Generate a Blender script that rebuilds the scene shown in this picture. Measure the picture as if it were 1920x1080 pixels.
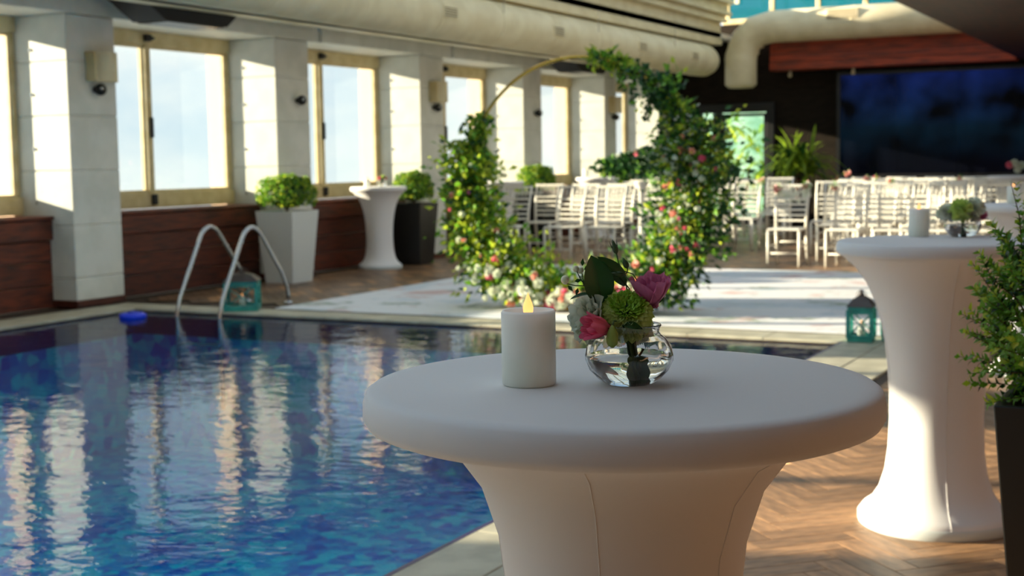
import bpy, math, random
from mathutils import Vector, Matrix, noise
random.seed(7)
S = bpy.context.scene
COL = S.collection
for o in list(bpy.data.objects): bpy.data.objects.remove(o)
PI = math.pi
# ---------------------------------------------------------------- camera
YAW, PITCH, ROLL, HC = math.radians(27.206), math.radians(5.356), 0.0155, 1.43
fw0 = Vector((-math.sin(YAW), math.cos(YAW), 0)); rt0 = Vector((math.cos(YAW), math.sin(YAW), 0))
fwd = fw0*math.cos(PITCH) - Vector((0, 0, math.sin(PITCH))); up0 = rt0.cross(fwd)
rt = rt0*math.cos(ROLL) - up0*math.sin(ROLL); upv = rt0*math.sin(ROLL) + up0*math.cos(ROLL)
cd = bpy.data.cameras.new('camera'); cam = bpy.data.objects.new('camera', cd); COL.objects.link(cam)
m = Matrix.Identity(4)
for i in range(3): m[i][0] = rt[i]; m[i][1] = upv[i]; m[i][2] = -fwd[i]
m[0][3], m[1][3], m[2][3] = 0, 0, HC
cam.matrix_world = m
cd.sensor_width = 36; cd.lens = 48; cd.clip_start = 0.05; cd.clip_end = 500
cd.dof.use_dof = True; cd.dof.focus_distance = 2.02; cd.dof.aperture_fstop = 7.5
S.camera = cam
# ---------------------------------------------------------------- world, sun, exposure
S.view_settings.view_transform = 'Standard'; S.view_settings.look = 'None'
S.view_settings.gamma = 1; S.view_settings.use_curve_mapping = False
S.view_settings.exposure = 1.0
SKY = 1.0
SUN_DIR = Vector((1.0, 0.31, -0.23)).normalized()
w = bpy.data.worlds.new('sky'); S.world = w; w.use_nodes = True
nt = w.node_tree; nt.nodes.clear(); N = nt.nodes.new; L = nt.links.new
tc = N('ShaderNodeTexCoord'); sx = N('ShaderNodeSeparateXYZ'); L(tc.outputs['Generated'], sx.inputs[0])
rampb = N('ShaderNodeValToRGB'); L(sx.outputs['Z'], rampb.inputs[0])
e = rampb.color_ramp.elements
e[0].position = 0.0; e[0].color = (0.62, 0.72, 0.78, 1); e[1].position = 0.6; e[1].color = (0.24, 0.37, 0.56, 1)
q = e.new(0.12); q.color = (0.38, 0.56, 0.76, 1)
mp = N('ShaderNodeMapping'); mp.inputs['Scale'].default_value = (2.2, 2.2, 5.0); L(tc.outputs['Generated'], mp.inputs[0])
nz = N('ShaderNodeTexNoise'); nz.inputs['Scale'].default_value = 1.6; nz.inputs['Detail'].default_value = 7; nz.inputs['Roughness'].default_value = .55
L(mp.outputs[0], nz.inputs['Vector'])
rc = N('ShaderNodeValToRGB'); rc.color_ramp.elements[0].position = .40; rc.color_ramp.elements[1].position = .60; L(nz.outputs['Fac'], rc.inputs[0])
mixs = N('ShaderNodeMix'); mixs.data_type = 'RGBA'; L(rc.outputs[0], mixs.inputs['Factor'])
L(rampb.outputs[0], mixs.inputs['A']); mixs.inputs['B'].default_value = (0.82, 0.84, 0.83, 1)
bg = N('ShaderNodeBackground'); bg.inputs['Strength'].default_value = SKY; L(mixs.outputs['Result'], bg.inputs[0])
wo = N('ShaderNodeOutputWorld'); L(bg.outputs[0], wo.inputs[0])
sd = bpy.data.lights.new('sun', 'SUN'); sd.energy = 13.5; sd.angle = math.radians(0.7); sd.color = (1.0, 0.86, 0.66)
sun = bpy.data.objects.new('sun', sd); COL.objects.link(sun); sun.location = (-20, -8, 8)
sun.rotation_euler = SUN_DIR.to_track_quat('-Z', 'Y').to_euler()

# ---------------------------------------------------------------- helpers
def c(r, g, b):
    f = lambda v: (v/255/12.92) if v/255 <= .04045 else ((v/255+.055)/1.055)**2.4
    return (f(r), f(g), f(b), 1)
def mat(name, col, rough=.6, metal=0, **kw):
    m = bpy.data.materials.new(name); m.use_nodes = True
    p = m.node_tree.nodes['Principled BSDF']
    p.inputs['Base Color'].default_value = col; p.inputs['Roughness'].default_value = rough; p.inputs['Metallic'].default_value = metal
    for k, v in kw.items():
        p.inputs[k.replace('_', ' ')].default_value = v
    return m
def noisy(m, col2, scale=(1, 1, 1), nscale=8, lo=.4, hi=.6, bump=0, detail=5, coords='Object', bscale=None):
    """blend the base colour with col2 by a noise; optional bump"""
    nt = m.node_tree; N = nt.nodes.new; L = nt.links.new; p = nt.nodes['Principled BSDF']
    tc = N('ShaderNodeTexCoord'); mp = N('ShaderNodeMapping'); mp.inputs['Scale'].default_value = scale; L(tc.outputs[coords], mp.inputs[0])
    nz = N('ShaderNodeTexNoise'); nz.inputs['Scale'].default_value = nscale; nz.inputs['Detail'].default_value = detail; L(mp.outputs[0], nz.inputs['Vector'])
    r = N('ShaderNodeMapRange'); r.inputs['From Min'].default_value = lo; r.inputs['From Max'].default_value = hi; L(nz.outputs['Fac'], r.inputs['Value'])
    mx = N('ShaderNodeMix'); mx.data_type = 'RGBA'; L(r.outputs[0], mx.inputs['Factor'])
    mx.inputs['A'].default_value = p.inputs['Base Color'].default_value; mx.inputs['B'].default_value = col2
    L(mx.outputs['Result'], p.inputs['Base Color'])
    if bump:
        b = N('ShaderNodeBump'); b.inputs['Strength'].default_value = bump; b.inputs['Distance'].default_value = .01
        n2 = nz
        if bscale:
            n2 = N('ShaderNodeTexNoise'); n2.inputs['Scale'].default_value = bscale; L(mp.outputs[0], n2.inputs['Vector'])
        L(n2.outputs['Fac'], b.inputs['Height']); L(b.outputs[0], p.inputs['Normal'])
    return m
def per_object(m, var=.12, hue=.0):
    """vary brightness from piece to piece by the object's random value"""
    nt = m.node_tree; N = nt.nodes.new; L = nt.links.new; p = nt.nodes['Principled BSDF']
    oi = N('ShaderNodeObjectInfo'); r = N('ShaderNodeMapRange'); L(oi.outputs['Random'], r.inputs['Value'])
    r.inputs['To Min'].default_value = 1-var; r.inputs['To Max'].default_value = 1+var
    h = N('ShaderNodeHueSaturation'); L(r.outputs[0], h.inputs['Value'])
    if p.inputs['Base Color'].links:
        L(p.inputs['Base Color'].links[0].from_socket, h.inputs['Color'])
    else: h.inputs['Color'].default_value = p.inputs['Base Color'].default_value
    L(h.outputs[0], p.inputs['Base Color']); return m
def thin_glass(name, tint=(1, 1, 1, 1), ior=None, bump=None, rough=0.0):
    m = bpy.data.materials.new(name); m.use_nodes = True; nt = m.node_tree; nt.nodes.clear(); N = nt.nodes.new; L = nt.links.new
    o = N('ShaderNodeOutputMaterial'); mx = N('ShaderNodeMixShader'); t = N('ShaderNodeBsdfTransparent'); g = N('ShaderNodeBsdfGlossy')
    t.inputs[0].default_value = tint; g.inputs['Roughness'].default_value = rough
    if ior: fr = N('ShaderNodeFresnel'); fr.inputs['IOR'].default_value = ior; fac = fr.outputs[0]
    else:   # pane: Schlick reflectance, the same from both faces
        fr = N('ShaderNodeNewGeometry'); dt = N('ShaderNodeVectorMath'); dt.operation = 'DOT_PRODUCT'; L(fr.outputs['Normal'], dt.inputs[0]); L(fr.outputs['Incoming'], dt.inputs[1])
        ab = N('ShaderNodeMath'); ab.operation = 'ABSOLUTE'; L(dt.outputs['Value'], ab.inputs[0]); om = N('ShaderNodeMath'); om.operation = 'SUBTRACT'; om.inputs[0].default_value = 1; L(ab.outputs[0], om.inputs[1])
        pw = N('ShaderNodeMath'); pw.operation = 'POWER'; L(om.outputs[0], pw.inputs[0]); pw.inputs[1].default_value = 5
        ma = N('ShaderNodeMath'); ma.operation = 'MULTIPLY_ADD'; L(pw.outputs[0], ma.inputs[0]); ma.inputs[1].default_value = .96; ma.inputs[2].default_value = .04; fac = ma.outputs[0]
    L(fac, mx.inputs[0]); L(t.outputs[0], mx.inputs[1]); L(g.outputs[0], mx.inputs[2]); L(mx.outputs[0], o.inputs[0])
    return m, nt, fr, g
class MB:
    def __init__(s): s.v = []; s.f = []; s.mi = []
    def face(s, idx, mi=0): s.f.append(idx); s.mi.append(mi)
    def box(s, x0, x1, y0, y1, z0, z1, mi=0, bev=0):
        if x1 < x0: x0, x1 = x1, x0
        if y1 < y0: y0, y1 = y1, y0
        if z1 < z0: z0, z1 = z1, z0
        b = len(s.v)
        if bev <= 0:
            s.v += [(x0,y0,z0),(x1,y0,z0),(x1,y1,z0),(x0,y1,z0),(x0,y0,z1),(x1,y0,z1),(x1,y1,z1),(x0,y1,z1)]
            for q in ((0,3,2,1),(4,5,6,7),(0,1,5,4),(1,2,6,5),(2,3,7,6),(3,0,4,7)): s.face([b+i for i in q], mi)
        else:
            e = bev; X = (x0, x1); Yy = (y0, y1); Z = (z0, z1); vid = {}
            for i in (0,1):
                for j in (0,1):
                    for k in (0,1):
                        for ax in range(3):
                            p = [X[i]+(e if i==0 else -e), Yy[j]+(e if j==0 else -e), Z[k]+(e if k==0 else -e)]
                            p[ax] = (X[i], Yy[j], Z[k])[ax]
                            vid[(i,j,k,ax)] = len(s.v); s.v.append(tuple(p))
            g = lambda *a: vid[a]
            for sgn in (0,1):
                f = [g(sgn,0,0,0), g(sgn,1,0,0), g(sgn,1,1,0), g(sgn,0,1,0)]; s.face(f if sgn else f[::-1], mi)
                f = [g(0,sgn,0,1), g(0,sgn,1,1), g(1,sgn,1,1), g(1,sgn,0,1)]; s.face(f if sgn else f[::-1], mi)
                f = [g(0,0,sgn,2), g(1,0,sgn,2), g(1,1,sgn,2), g(0,1,sgn,2)]; s.face(f if sgn else f[::-1], mi)
            for a in (0,1):
                for d in (0,1):
                    s.face([g(a,d,0,0), g(a,d,1,0), g(a,d,1,1), g(a,d,0,1)], mi)
                    s.face([g(a,0,d,0), g(a,1,d,0), g(a,1,d,2), g(a,0,d,2)], mi)
                    s.face([g(0,a,d,1), g(1,a,d,1), g(1,a,d,2), g(0,a,d,2)], mi)
            for i in (0,1):
                for j in (0,1):
                    for k in (0,1): s.face([g(i,j,k,0), g(i,j,k,1), g(i,j,k,2)], mi)
        return s
    def tube(s, pts, r, n=8, mi=0, closed=False, cap=True):
        pts = [Vector(p) for p in pts]; m = len(pts); rr = r if isinstance(r, (list, tuple)) else [r]*m
        b = len(s.v); prev = None
        for i, p in enumerate(pts):
            if closed: t = pts[(i+1) % m]-pts[i-1]
            else: t = pts[min(i+1, m-1)]-pts[max(i-1, 0)]
            t.normalize()
            if prev is None:
                a = Vector((0,0,1)) if abs(t.z) < .9 else Vector((1,0,0)); nx = t.cross(a).normalized()
            else: nx = (prev - t*prev.dot(t)).normalized()
            prev = nx; ny = t.cross(nx)
            for k in range(n):
                a = 2*PI*k/n; s.v.append(tuple(p + (nx*math.cos(a)+ny*math.sin(a))*rr[i]))
        for i in range(m if closed else m-1):
            for k in range(n):
                i2 = (i+1) % m; s.face([b+i*n+k, b+i*n+(k+1) % n, b+i2*n+(k+1) % n, b+i2*n+k], mi)
        if cap and not closed:
            s.face([b+k for k in range(n)][::-1], mi); s.face([b+(m-1)*n+k for k in range(n)], mi)
        return s
    def lathe(s, prof, n=48, center=(0,0,0), mod=None, mi=0, capb=True, capt=True):
        b = len(s.v)
        for r, z in prof:
            for k in range(n):
                a = 2*PI*k/n; q = r*(mod(a, z) if mod else 1)
                s.v.append((center[0]+q*math.cos(a), center[1]+q*math.sin(a), center[2]+z))
        for i in range(len(prof)-1):
            for k in range(n): s.face([b+i*n+k, b+i*n+(k+1) % n, b+(i+1)*n+(k+1) % n, b+(i+1)*n+k], mi)
        if capb and prof[0][0] > 1e-5: s.face([b+k for k in range(n)][::-1], mi)
        if capt and prof[-1][0] > 1e-5: s.face([b+(len(prof)-1)*n+k for k in range(n)], mi)
        return s
    def ball(s, cn, rx, ry=None, rz=None, nu=12, nv=8, mi=0):
        ry = ry or rx; rz = rz or rx; b = len(s.v); s.v.append((cn[0], cn[1], cn[2]-rz))
        for i in range(1, nv):
            t = -PI/2+PI*i/nv
            for k in range(nu):
                a = 2*PI*k/nu; s.v.append((cn[0]+rx*math.cos(t)*math.cos(a), cn[1]+ry*math.cos(t)*math.sin(a), cn[2]+rz*math.sin(t)))
        s.v.append((cn[0], cn[1], cn[2]+rz)); top = len(s.v)-1
        for k in range(nu):
            s.face([b, b+1+(k+1) % nu, b+1+k], mi); s.face([top, top-nu+k, top-nu+(k+1) % nu], mi)
        for i in range(nv-2):
            for k in range(nu): s.face([b+1+i*nu+k, b+1+i*nu+(k+1) % nu, b+1+(i+1)*nu+(k+1) % nu, b+1+(i+1)*nu+k], mi)
        return s
    def frustum(s, w0, w1, z0, z1, cx=0, cy=0, mi=0, d0=None, d1=None):
        d0 = d0 or w0; d1 = d1 or w1; b = len(s.v)
        for w_, d_, z in ((w0, d0, z0), (w1, d1, z1)):
            for sx_, sy_ in ((-1,-1),(1,-1),(1,1),(-1,1)): s.v.append((cx+sx_*w_/2, cy+sy_*d_/2, z))
        for q in ((3,2,1,0),(4,5,6,7),(0,1,5,4),(1,2,6,5),(2,3,7,6),(3,0,4,7)): s.face([b+i for i in q], mi)
        return s
    def leaf(s, p, d, n, L_, W, mi=0, fold=.25, curl=.15):
        """leaf starting at p along d with normal n: 6 points, 4 triangles"""
        d = d.normalized(); sd_ = d.cross(n)
        if sd_.length < 1e-4: sd_ = d.orthogonal()
        sd_.normalize(); n = sd_.cross(d).normalized(); b = len(s.v)
        P = [p, p+d*L_*.5 + n*curl*L_*.3, p+d*L_ - n*curl*L_*.4,
             p+d*L_*.42 + sd_*W*.5 + n*fold*W, p+d*L_*.42 - sd_*W*.5 + n*fold*W]
        s.v += [tuple(q) for q in P]
        s.face([b, b+3, b+1], mi); s.face([b+3, b+2, b+1], mi); s.face([b, b+1, b+4], mi); s.face([b+1, b+2, b+4], mi)
        return s
    def mesh(s, name, mats, smooth=False):
        me = bpy.data.meshes.new(name); me.from_pydata(s.v, [], s.f)
        for mm in (mats if isinstance(mats, (list, tuple)) else [mats]): me.materials.append(mm)
        me.polygons.foreach_set('material_index', s.mi)
        if smooth: me.polygons.foreach_set('use_smooth', [True]*len(s.f))
        me.update(); return me
    def build(s, name, mats, parent=None, smooth=False, loc=None, bevel=0):
        o = bpy.data.objects.new(name, s.mesh(name, mats, smooth)); COL.objects.link(o)
        if parent: o.parent = parent
        if loc: o.location = loc
        if bevel:
            b = o.modifiers.new('bevel', 'BEVEL'); b.width = bevel; b.segments = 2; b.limit_method = 'ANGLE'
        return o
def tag(o, label, cat, group=None):
    o['label'] = label; o['category'] = cat
    if group: o['group'] = group
    return o
def empty(name, loc, rz=0):
    o = bpy.data.objects.new(name, None); COL.objects.link(o); o.location = loc; o.rotation_euler = (0, 0, rz); o.empty_display_size = .1; return o
def thing(name, loc, label, cat, group=None, rz=0): return tag(empty(name, loc, rz), label, cat, group)
def struct(o): o['kind'] = 'structure'; return o
def inst(name, me, parent=None, loc=(0,0,0), rot=(0,0,0), scale=(1,1,1)):
    o = bpy.data.objects.new(name, me); COL.objects.link(o); o.parent = parent; o.location = loc; o.rotation_euler = rot; o.scale = scale; return o
def copy_tree(o, parent=None):
    k = o.copy(); COL.objects.link(k); k.parent = parent
    for ch in list(o.children): copy_tree(ch, k)
    return k
def rnd(a, b): return random.uniform(a, b)
def rvec():
    while True:
        v = Vector((rnd(-1,1), rnd(-1,1), rnd(-1,1)))
        if .05 < v.length < 1: return v.normalized()

# ---------------------------------------------------------------- materials
M = {}
M['white'] = noisy(mat('white_paint', c(226, 224, 212), .55), c(214, 213, 200), nscale=3)
M['cream'] = noisy(mat('cream_paint', c(226, 216, 180), .5), c(216, 204, 166), nscale=3)
M['frame'] = noisy(mat('cream_frame', c(214, 196, 150), .45), c(200, 180, 130), nscale=6)
M['peach'] = mat('peach_render', c(240, 214, 188), .8)
M['wood'] = noisy(mat('red_brown_wood', c(112, 48, 24), .55), c(60, 26, 14), scale=(6, .6, 6), nscale=6, lo=.35, hi=.65, bump=.2)
per_object(M['wood'], .25)
M['soffit'] = noisy(mat('dark_brown_soffit', c(66, 28, 14), .5), c(38, 16, 9), scale=(4, .5, 4), nscale=4)
M['orangewood'] = noisy(mat('reddish_wood_panel', c(168, 62, 24), .45), c(112, 40, 16), scale=(.6, 4, 6), nscale=4)
M['deck'] = per_object(noisy(mat('deck_plank', c(176, 132, 92), .5), c(126, 94, 66), scale=(1, 3, 1), nscale=9, lo=.3, hi=.7, bump=.15), .32)
M['deckbase'] = mat('deck_grout', c(72, 56, 42), .7)
M['deckfar'] = noisy(mat('deck_wood_far', c(138, 106, 78), .4), c(100, 74, 52), scale=(1, 1, 1), nscale=6, lo=.35, hi=.65)
M['stone'] = per_object(noisy(mat('cream_stone', c(190, 182, 158), .5), c(168, 160, 138), nscale=5, bump=.1), .05)
M['darkwall'] = noisy(mat('dark_brown_wall', c(38, 31, 24), .9, Specular_IOR_Level=.1), c(30, 25, 19), scale=(1, 1, 6), nscale=5)
M['black'] = mat('black_plastic', c(14, 14, 16), .6)
M['blackframe'] = mat('black_frame', c(12, 12, 14), .4)
M['steel'] = mat('brushed_steel', c(190, 190, 190), .22, 1)
M['cloth'] = mat('white_stretch_cloth', c(232, 228, 226), .75, Sheen_Weight=.3)
M['candle'] = noisy(mat('ivory_wax', c(252, 252, 238), .45, Subsurface_Weight=.6, Subsurface_Scale=.03, Subsurface_Radius=(1, 1, 1)), c(236, 242, 226), nscale=3)
M['chair'] = mat('white_resin', c(238, 232, 218), .35)
M['gold'] = mat('gold_hoop', c(205, 165, 70), .25, 1)
M['teal'] = noisy(mat('teal_lantern', c(50, 156, 142), .45), c(38, 134, 124), nscale=9)
M['zinc'] = mat('lantern_roof', c(82, 74, 70), .45, .6)
M['planterw'] = mat('white_planter', c(215, 216, 210), .4)
M['planterb'] = mat('black_planter', c(20, 20, 18), .38)
M['soil'] = mat('soil', c(50, 38, 28), .9)
M['stem'] = mat('green_stem', c(60, 84, 40), .5)
M['twig'] = mat('brown_twig', c(92, 64, 40), .7)
def leafmat(name, col, col2, tr=.35):
    m = noisy(mat(name, col, .42), col2, nscale=9, lo=.35, hi=.65)
    nt = m.node_tree; p = nt.nodes['Principled BSDF']; out = [n for n in nt.nodes if n.type == 'OUTPUT_MATERIAL'][0]
    t = nt.nodes.new('ShaderNodeBsdfTranslucent'); mx = nt.nodes.new('ShaderNodeMixShader'); mx.inputs[0].default_value = tr
    nt.links.new(p.inputs['Base Color'].links[0].from_socket, t.inputs[0])
    nt.links.new(p.outputs[0], mx.inputs[1]); nt.links.new(t.outputs[0], mx.inputs[2]); nt.links.new(mx.outputs[0], out.inputs[0])
    return m
M['leaf'] = leafmat('box_leaf', c(132, 178, 52), c(92, 148, 38), .45)
M['leafy'] = leafmat('yellow_green_leaf', c(206, 212, 70), c(160, 184, 46), .5)
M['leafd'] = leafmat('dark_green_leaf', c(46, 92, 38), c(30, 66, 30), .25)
M['leafbig'] = leafmat('broad_leaf', c(44, 88, 36), c(36, 74, 32), .15)
M['palm'] = leafmat('strap_leaf', c(160, 184, 50), c(110, 144, 36))
def petal(name, a, b, tr=.3): return leafmat(name, a, b, tr)
M['pink'] = petal('pink_petal', c(246, 132, 156), c(238, 104, 138)); M['mauve'] = petal('mauve_petal', c(222, 132, 166), c(204, 106, 146))
M['whitep'] = petal('white_petal', c(240, 240, 226), c(226, 232, 208)); M['greenp'] = petal('lime_petal', c(214, 234, 126), c(232, 240, 176))
M['greenc'] = petal('lime_heart', c(160, 206, 70), c(184, 220, 96)); M['budg'] = petal('pale_green_bud', c(178, 196, 96), c(150, 176, 76))
M['pinkp'] = petal('pale_pink_petal', c(244, 186, 184), c(240, 160, 160)); M['berry'] = mat('cream_berry', c(240, 240, 200), .4, Subsurface_Weight=.4, Subsurface_Scale=.005); M['peachf'] = petal('peach_petal', c(244, 180, 156), c(236, 150, 130))
def emis(name, col, st, base=None):
    m = mat(name, base or col, .5); p = m.node_tree.nodes['Principled BSDF']
    p.inputs['Emission Color'].default_value = col; p.inputs['Emission Strength'].default_value = st; return m
M['flame'] = emis('flame_glow', c(255, 170, 90), .9, c(240, 190, 140))
M['pane'] = thin_glass('tinted_window_glass', (.80, .82, .80, 1))[0]; M['clearpane'] = thin_glass('clear_pane', (.97, .98, .98, 1))[0]
M['cyanpane'] = thin_glass('cyan_roof_glass', (.16, .52, .50, 1))[0]
M['roofpane'] = thin_glass('roof_glass', (.80, .85, .88, 1))[0]
gm = mat('clear_glass', (1, 1, 1, 1), .0, Transmission_Weight=1.0, IOR=1.45); M['glass'] = gm
M['waterv'] = mat('vase_water', (.96, 1, .97, 1), .0, Transmission_Weight=1.0, IOR=1.33)

# ---------------------------------------------------------------- room: left wall, pillars, windows
PIL = [(10.24, 10.92), (13.66, 14.35), (17.08, 17.76), (20.40, 21.08), (23.80, 24.36), (26.62, 27.10)]
OUT = [(-6.76, -6.08), (-3.36, -2.68), (.55, 1.65), (4.45, 5.4), (7.10, 7.70)]
XF, XW, XO = -10.22, -10.95, -11.22
ZL = 2.96
wl = MB()
wl.box(XO, XF, -6.76, 27.3, ZL, 3.76)
wlo = MB(); wlo.box(XO, -10.60, -6.76, 27.1, -.12, .89); struct(wlo.build('wall_left', M['white']))
for a, b in OUT: wl.box(XO, XF, a, b, 0, ZL)
struct(wl.build('wall_left', M['white']))
# slightly projecting blocks along the beam, over the windows
bt = MB()
for i in range(5):
    a = PIL[i][1]; b = PIL[i+1][0]
    bt.box(XF+.002, XF+.05, a+.25, b+.05, ZL+.002, ZL+.24)
bt.box(XF+.002, XF+.05, 7.77, 10.29, ZL+.002, ZL+.24)
struct(bt.build('trim_1', M['white']))
ex = MB()
for a, b in PIL[:-1]: ex.box(XO-.02, XW-.04, a-.05, b+.05, .9, ZL)
struct(ex.build('trim_2', M['peach']))
ords = ['nearest', 'second nearest', 'third nearest', 'fourth nearest', 'fifth nearest', 'farthest']
plab = ['white block-jointed pillar nearest the camera with a wall light, left of the first whole window',
        'white pillar behind the white planter, carrying only a small dark spotlight',
        'white pillar with a wall light behind the black planter, just left of the flower ring',
        'slim white pillar seen through the left side of the ring, carrying only a small spotlight',
        'white pillar with a wall light near the top right of the ring, before the last window',
        'last narrow white pillar in the corner against the dark brown wall']
ZJ = [.07, .30, .835, 1.39, 1.945, 2.49, ZL-.004]
for i, (a, b) in enumerate(PIL):
    t = thing('pillar', (XF, (a+b)/2, 0), plab[i], 'pillar')
    for j in range(6):
        MB().box(XO-XF if False else -.73, 0, a-(a+b)/2, b-(a+b)/2, ZJ[j]+(.004 if j else 0), ZJ[j+1]-.004, bev=.007).build('block', M['white'], t)
    MB().box(-.71, -.012, a-(a+b)/2+.012, b-(a+b)/2-.012, .07, ZL-.005).build('core', M['white'], t)
    MB().box(-.73, .012, a-(a+b)/2-.012, b-(a+b)/2+.012, 0, .07, bev=.004).build('base_trim', M['wood'], t)
    nf = MB()
    for zz in (1.05, 1.6, 2.15, 2.6): nf.box(-.50, -.487, a-(a+b)/2-.012, a-(a+b)/2, zz, zz+.03)
    nf.build('screw_heads', M['steel'], t)['kind'] = 'stuff'
# windows (bays) and parapets
bays = [(7.70, 10.24)] + [(PIL[i][1], PIL[i+1][0]) for i in range(5)]
outb = [(-6.08, -3.36), (-2.68, .55), (1.65, 4.45), (5.4, 7.10)]
def window(nm, a, b, inview):
    t = struct(empty(nm, (XW, (a+b)/2, 0))); y0 = a-(a+b)/2; y1 = -y0
    for (p, q, z0, z1, n_) in ((y0, y1, .94, 1.12, 'sill_rail'), (y0, y1, 2.80, ZL, 'head_rail'), (y0, y0+.06, 1.12, 2.80, 'jamb'), (y1-.06, y1, 1.12, 2.80, 'jamb'), (-.16, -.07, 1.12, 2.80, 'mullion')):
        MB().box(-.06, .02 if n_ == 'jamb' else .05, p, q, z0, z1, bev=.008).build(n_, M['frame'], t)
    for p, q in ((y0+.06, -.16), (-.07, y1-.06)):
        MB().box(-.02, -.014, p, q, 1.12, 2.80).build('pane', M['pane'], t)
        f = MB()
        for k in ((p, p+.03, 1.12, 2.8), (q-.012, q, 1.12, 2.8)): f.box(-.05, -.005, k[0], k[1], k[2], k[3])
        f.box(-.04, .02, p, q, 1.12, 1.15); f.box(-.04, .02, p, q, 2.77, 2.80); f.build('sash', M['frame'], t)
    if inview:
        MB().box(.06, .085, -.14, -.09, 1.75, 1.98, bev=.006).build('handle', M['black'], t)
        MB().box(.06, .10, -.16, -.08, .98, 1.10, bev=.01).build('latch', M['black'], t)
        k = MB(); k.box(.06, .12, -.19, -.11, 2.84, 2.92, bev=.008); k.tube([(.09, -.11, 2.88), (.09, -.03, 2.88)], [.035, .008], 8); k.build('hinge', M['black'], t)
for i, (a, b) in enumerate(bays): window('window_%d' % (i+1), a, b, True)
for i, (a, b) in enumerate(outb): window('window_%d' % (i+7), a, b, False)
XB = -10.54
blab = ['dark wooden parapet bench at the left edge of the picture, before the nearest pillar',
        'dark red-brown plank parapet under the first whole window, behind the pool ladder',
        'dark red-brown plank parapet behind the lone lilac-white cocktail table',
        'dark plank parapet under the window just behind the left rim of the flower ring',
        'dark plank parapet under the window seen through the middle of the flower ring',
        'dark plank parapet under the last window beside the dark wall']
for i, (a, b) in enumerate(bays):
    cy = (a+b)/2; t = thing('plank_parapet', (XB, cy, 0), blab[i], 'wall panel')
    zz = [.0, .235, .47, .69, .90]
    for j in range(4):
        off = .035 if j == 3 else 0.0
        MB().box(-.055, off, a-cy+.005, b-cy-.005, zz[j]+.004, zz[j+1]-.004, bev=.006).build('plank', M['wood'], t)
    MB().box(-.40, .06, a-cy+.005, b-cy-.005, .90, .935, bev=.006).build('sill_board', M['wood'], t)
# wall lights and round spotlights
for i in (0, 2, 4):
    y = (PIL[i][0]+PIL[i][1])/2+.12
    t = thing('wall_lamp', (XF, y, 2.44), ['cream box wall light on the nearest pillar, with a black ball under it', None, 'cream box wall light on the pillar left of the flower ring', None, 'cream box wall light on the pillar beside the top right of the ring'][i], 'wall light')
    b = MB(); n = 10; prof = [(0, -.19)] + [(.02+.15*math.sin(PI*k/n/1.0)**.6, -.19+.38*k/n) for k in range(1, n)] + [(0, .19)]
    vb = len(b.v)
    for z in (-.15, .15):
        for x, yy in prof: b.v.append((x, yy, z))
    m_ = len(prof)
    for k in range(m_-1): b.face([vb+k, vb+k+1, vb+m_+k+1, vb+m_+k])
    b.face(list(range(vb, vb+m_))[::-1]); b.face(list(range(vb+m_, vb+2*m_)))
    b.build('housing', M['cream'], t)
    MB().box(.002, .14, -.215, -.188, -.15, .15, bev=.006).build('side_panel', M['frame'], t)
slab = ['small black ball spotlight under the wall light of the nearest pillar', 'small black ball spotlight alone on the pillar behind the white planter',
        'small black ball spotlight under the wall light left of the ring', 'small black ball spotlight on the slim pillar inside the ring',
        'small black ball spotlight under the wall light at the top right of the ring']
for i in range(5):
    y = PIL[i][0] + (.37 if i % 2 == 0 else .42)
    t = thing('spotlight', (XF+.05, y, 2.21), slab[i], 'spotlight')
    MB().ball((.03, 0, 0), .062, nu=16, nv=10).build('body', M['black'], t, True)
    MB().tube([(-.05, 0, 0), (-.01, 0, 0)], .03, 12).build('mount', M['black'], t)
    MB().ball((.075, -.03, .01), .022).build('lens', M['steel'], t, True)
# ---------------------------------------------------------------- ceiling, fascia, roof glazing
ce = MB(); ce.box(XO, -8.75, -6.7, 27.1, 3.76, 3.86); struct(ce.build('ceiling', M['white']))
fa = MB()
fa.box(-9.05, -8.75, -6.7, 26.2, 3.70, 4.06); fa.box(-9.05, -8.72, -6.7, 26.2, 3.62, 3.70); fa.box(-9.05, -8.64, -6.7, 26.3, 4.06, 4.12)
fa.box(-9.05, -8.68, -6.7, 26.3, 4.12, 4.20); fa.box(-9.05, -8.58, -6.7, 26.4, 4.20, 4.26); fa.box(-9.05, -8.66, -6.7, 26.4, 4.26, 4.42); fa.box(-9.05, -8.54, -6.7, 26.4, 4.42, 4.50)
struct(fa.build('trim_3', M['cream']))
RZ = 5.0
rf = MB()
rf.box(-8.7, -8.6, -6.7, 27.1, RZ, RZ+.14); rf.box(-3.3, -3.1, -6.7, 27.1, RZ, RZ+.14); rf.box(4.9, 5.1, -6.7, 27.1, RZ, RZ+.14)
for k in range(21):
    y = -6.6+1.68*k; rf.box(-8.7, 5.0, y, y+.09, RZ, RZ+.12)
    rf.box(-8.72, -8.64, y, y+.07, 4.5, RZ)
for k in range(8): rf.box(-8.0+k*1.6, -7.93+k*1.6, -6.7, 27.1, RZ+.01, RZ+.09)
struct(rf.build('trim_4', M['cream']))
rp = struct(empty('window_11', (0, 0, RZ+.03)))
for k in range(20):
    y = -6.6+1.68*k
    MB().box(-8.66, 5.0, y+.09, y+1.68, 0, .008).build('pane', M['roofpane'], rp)
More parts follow.
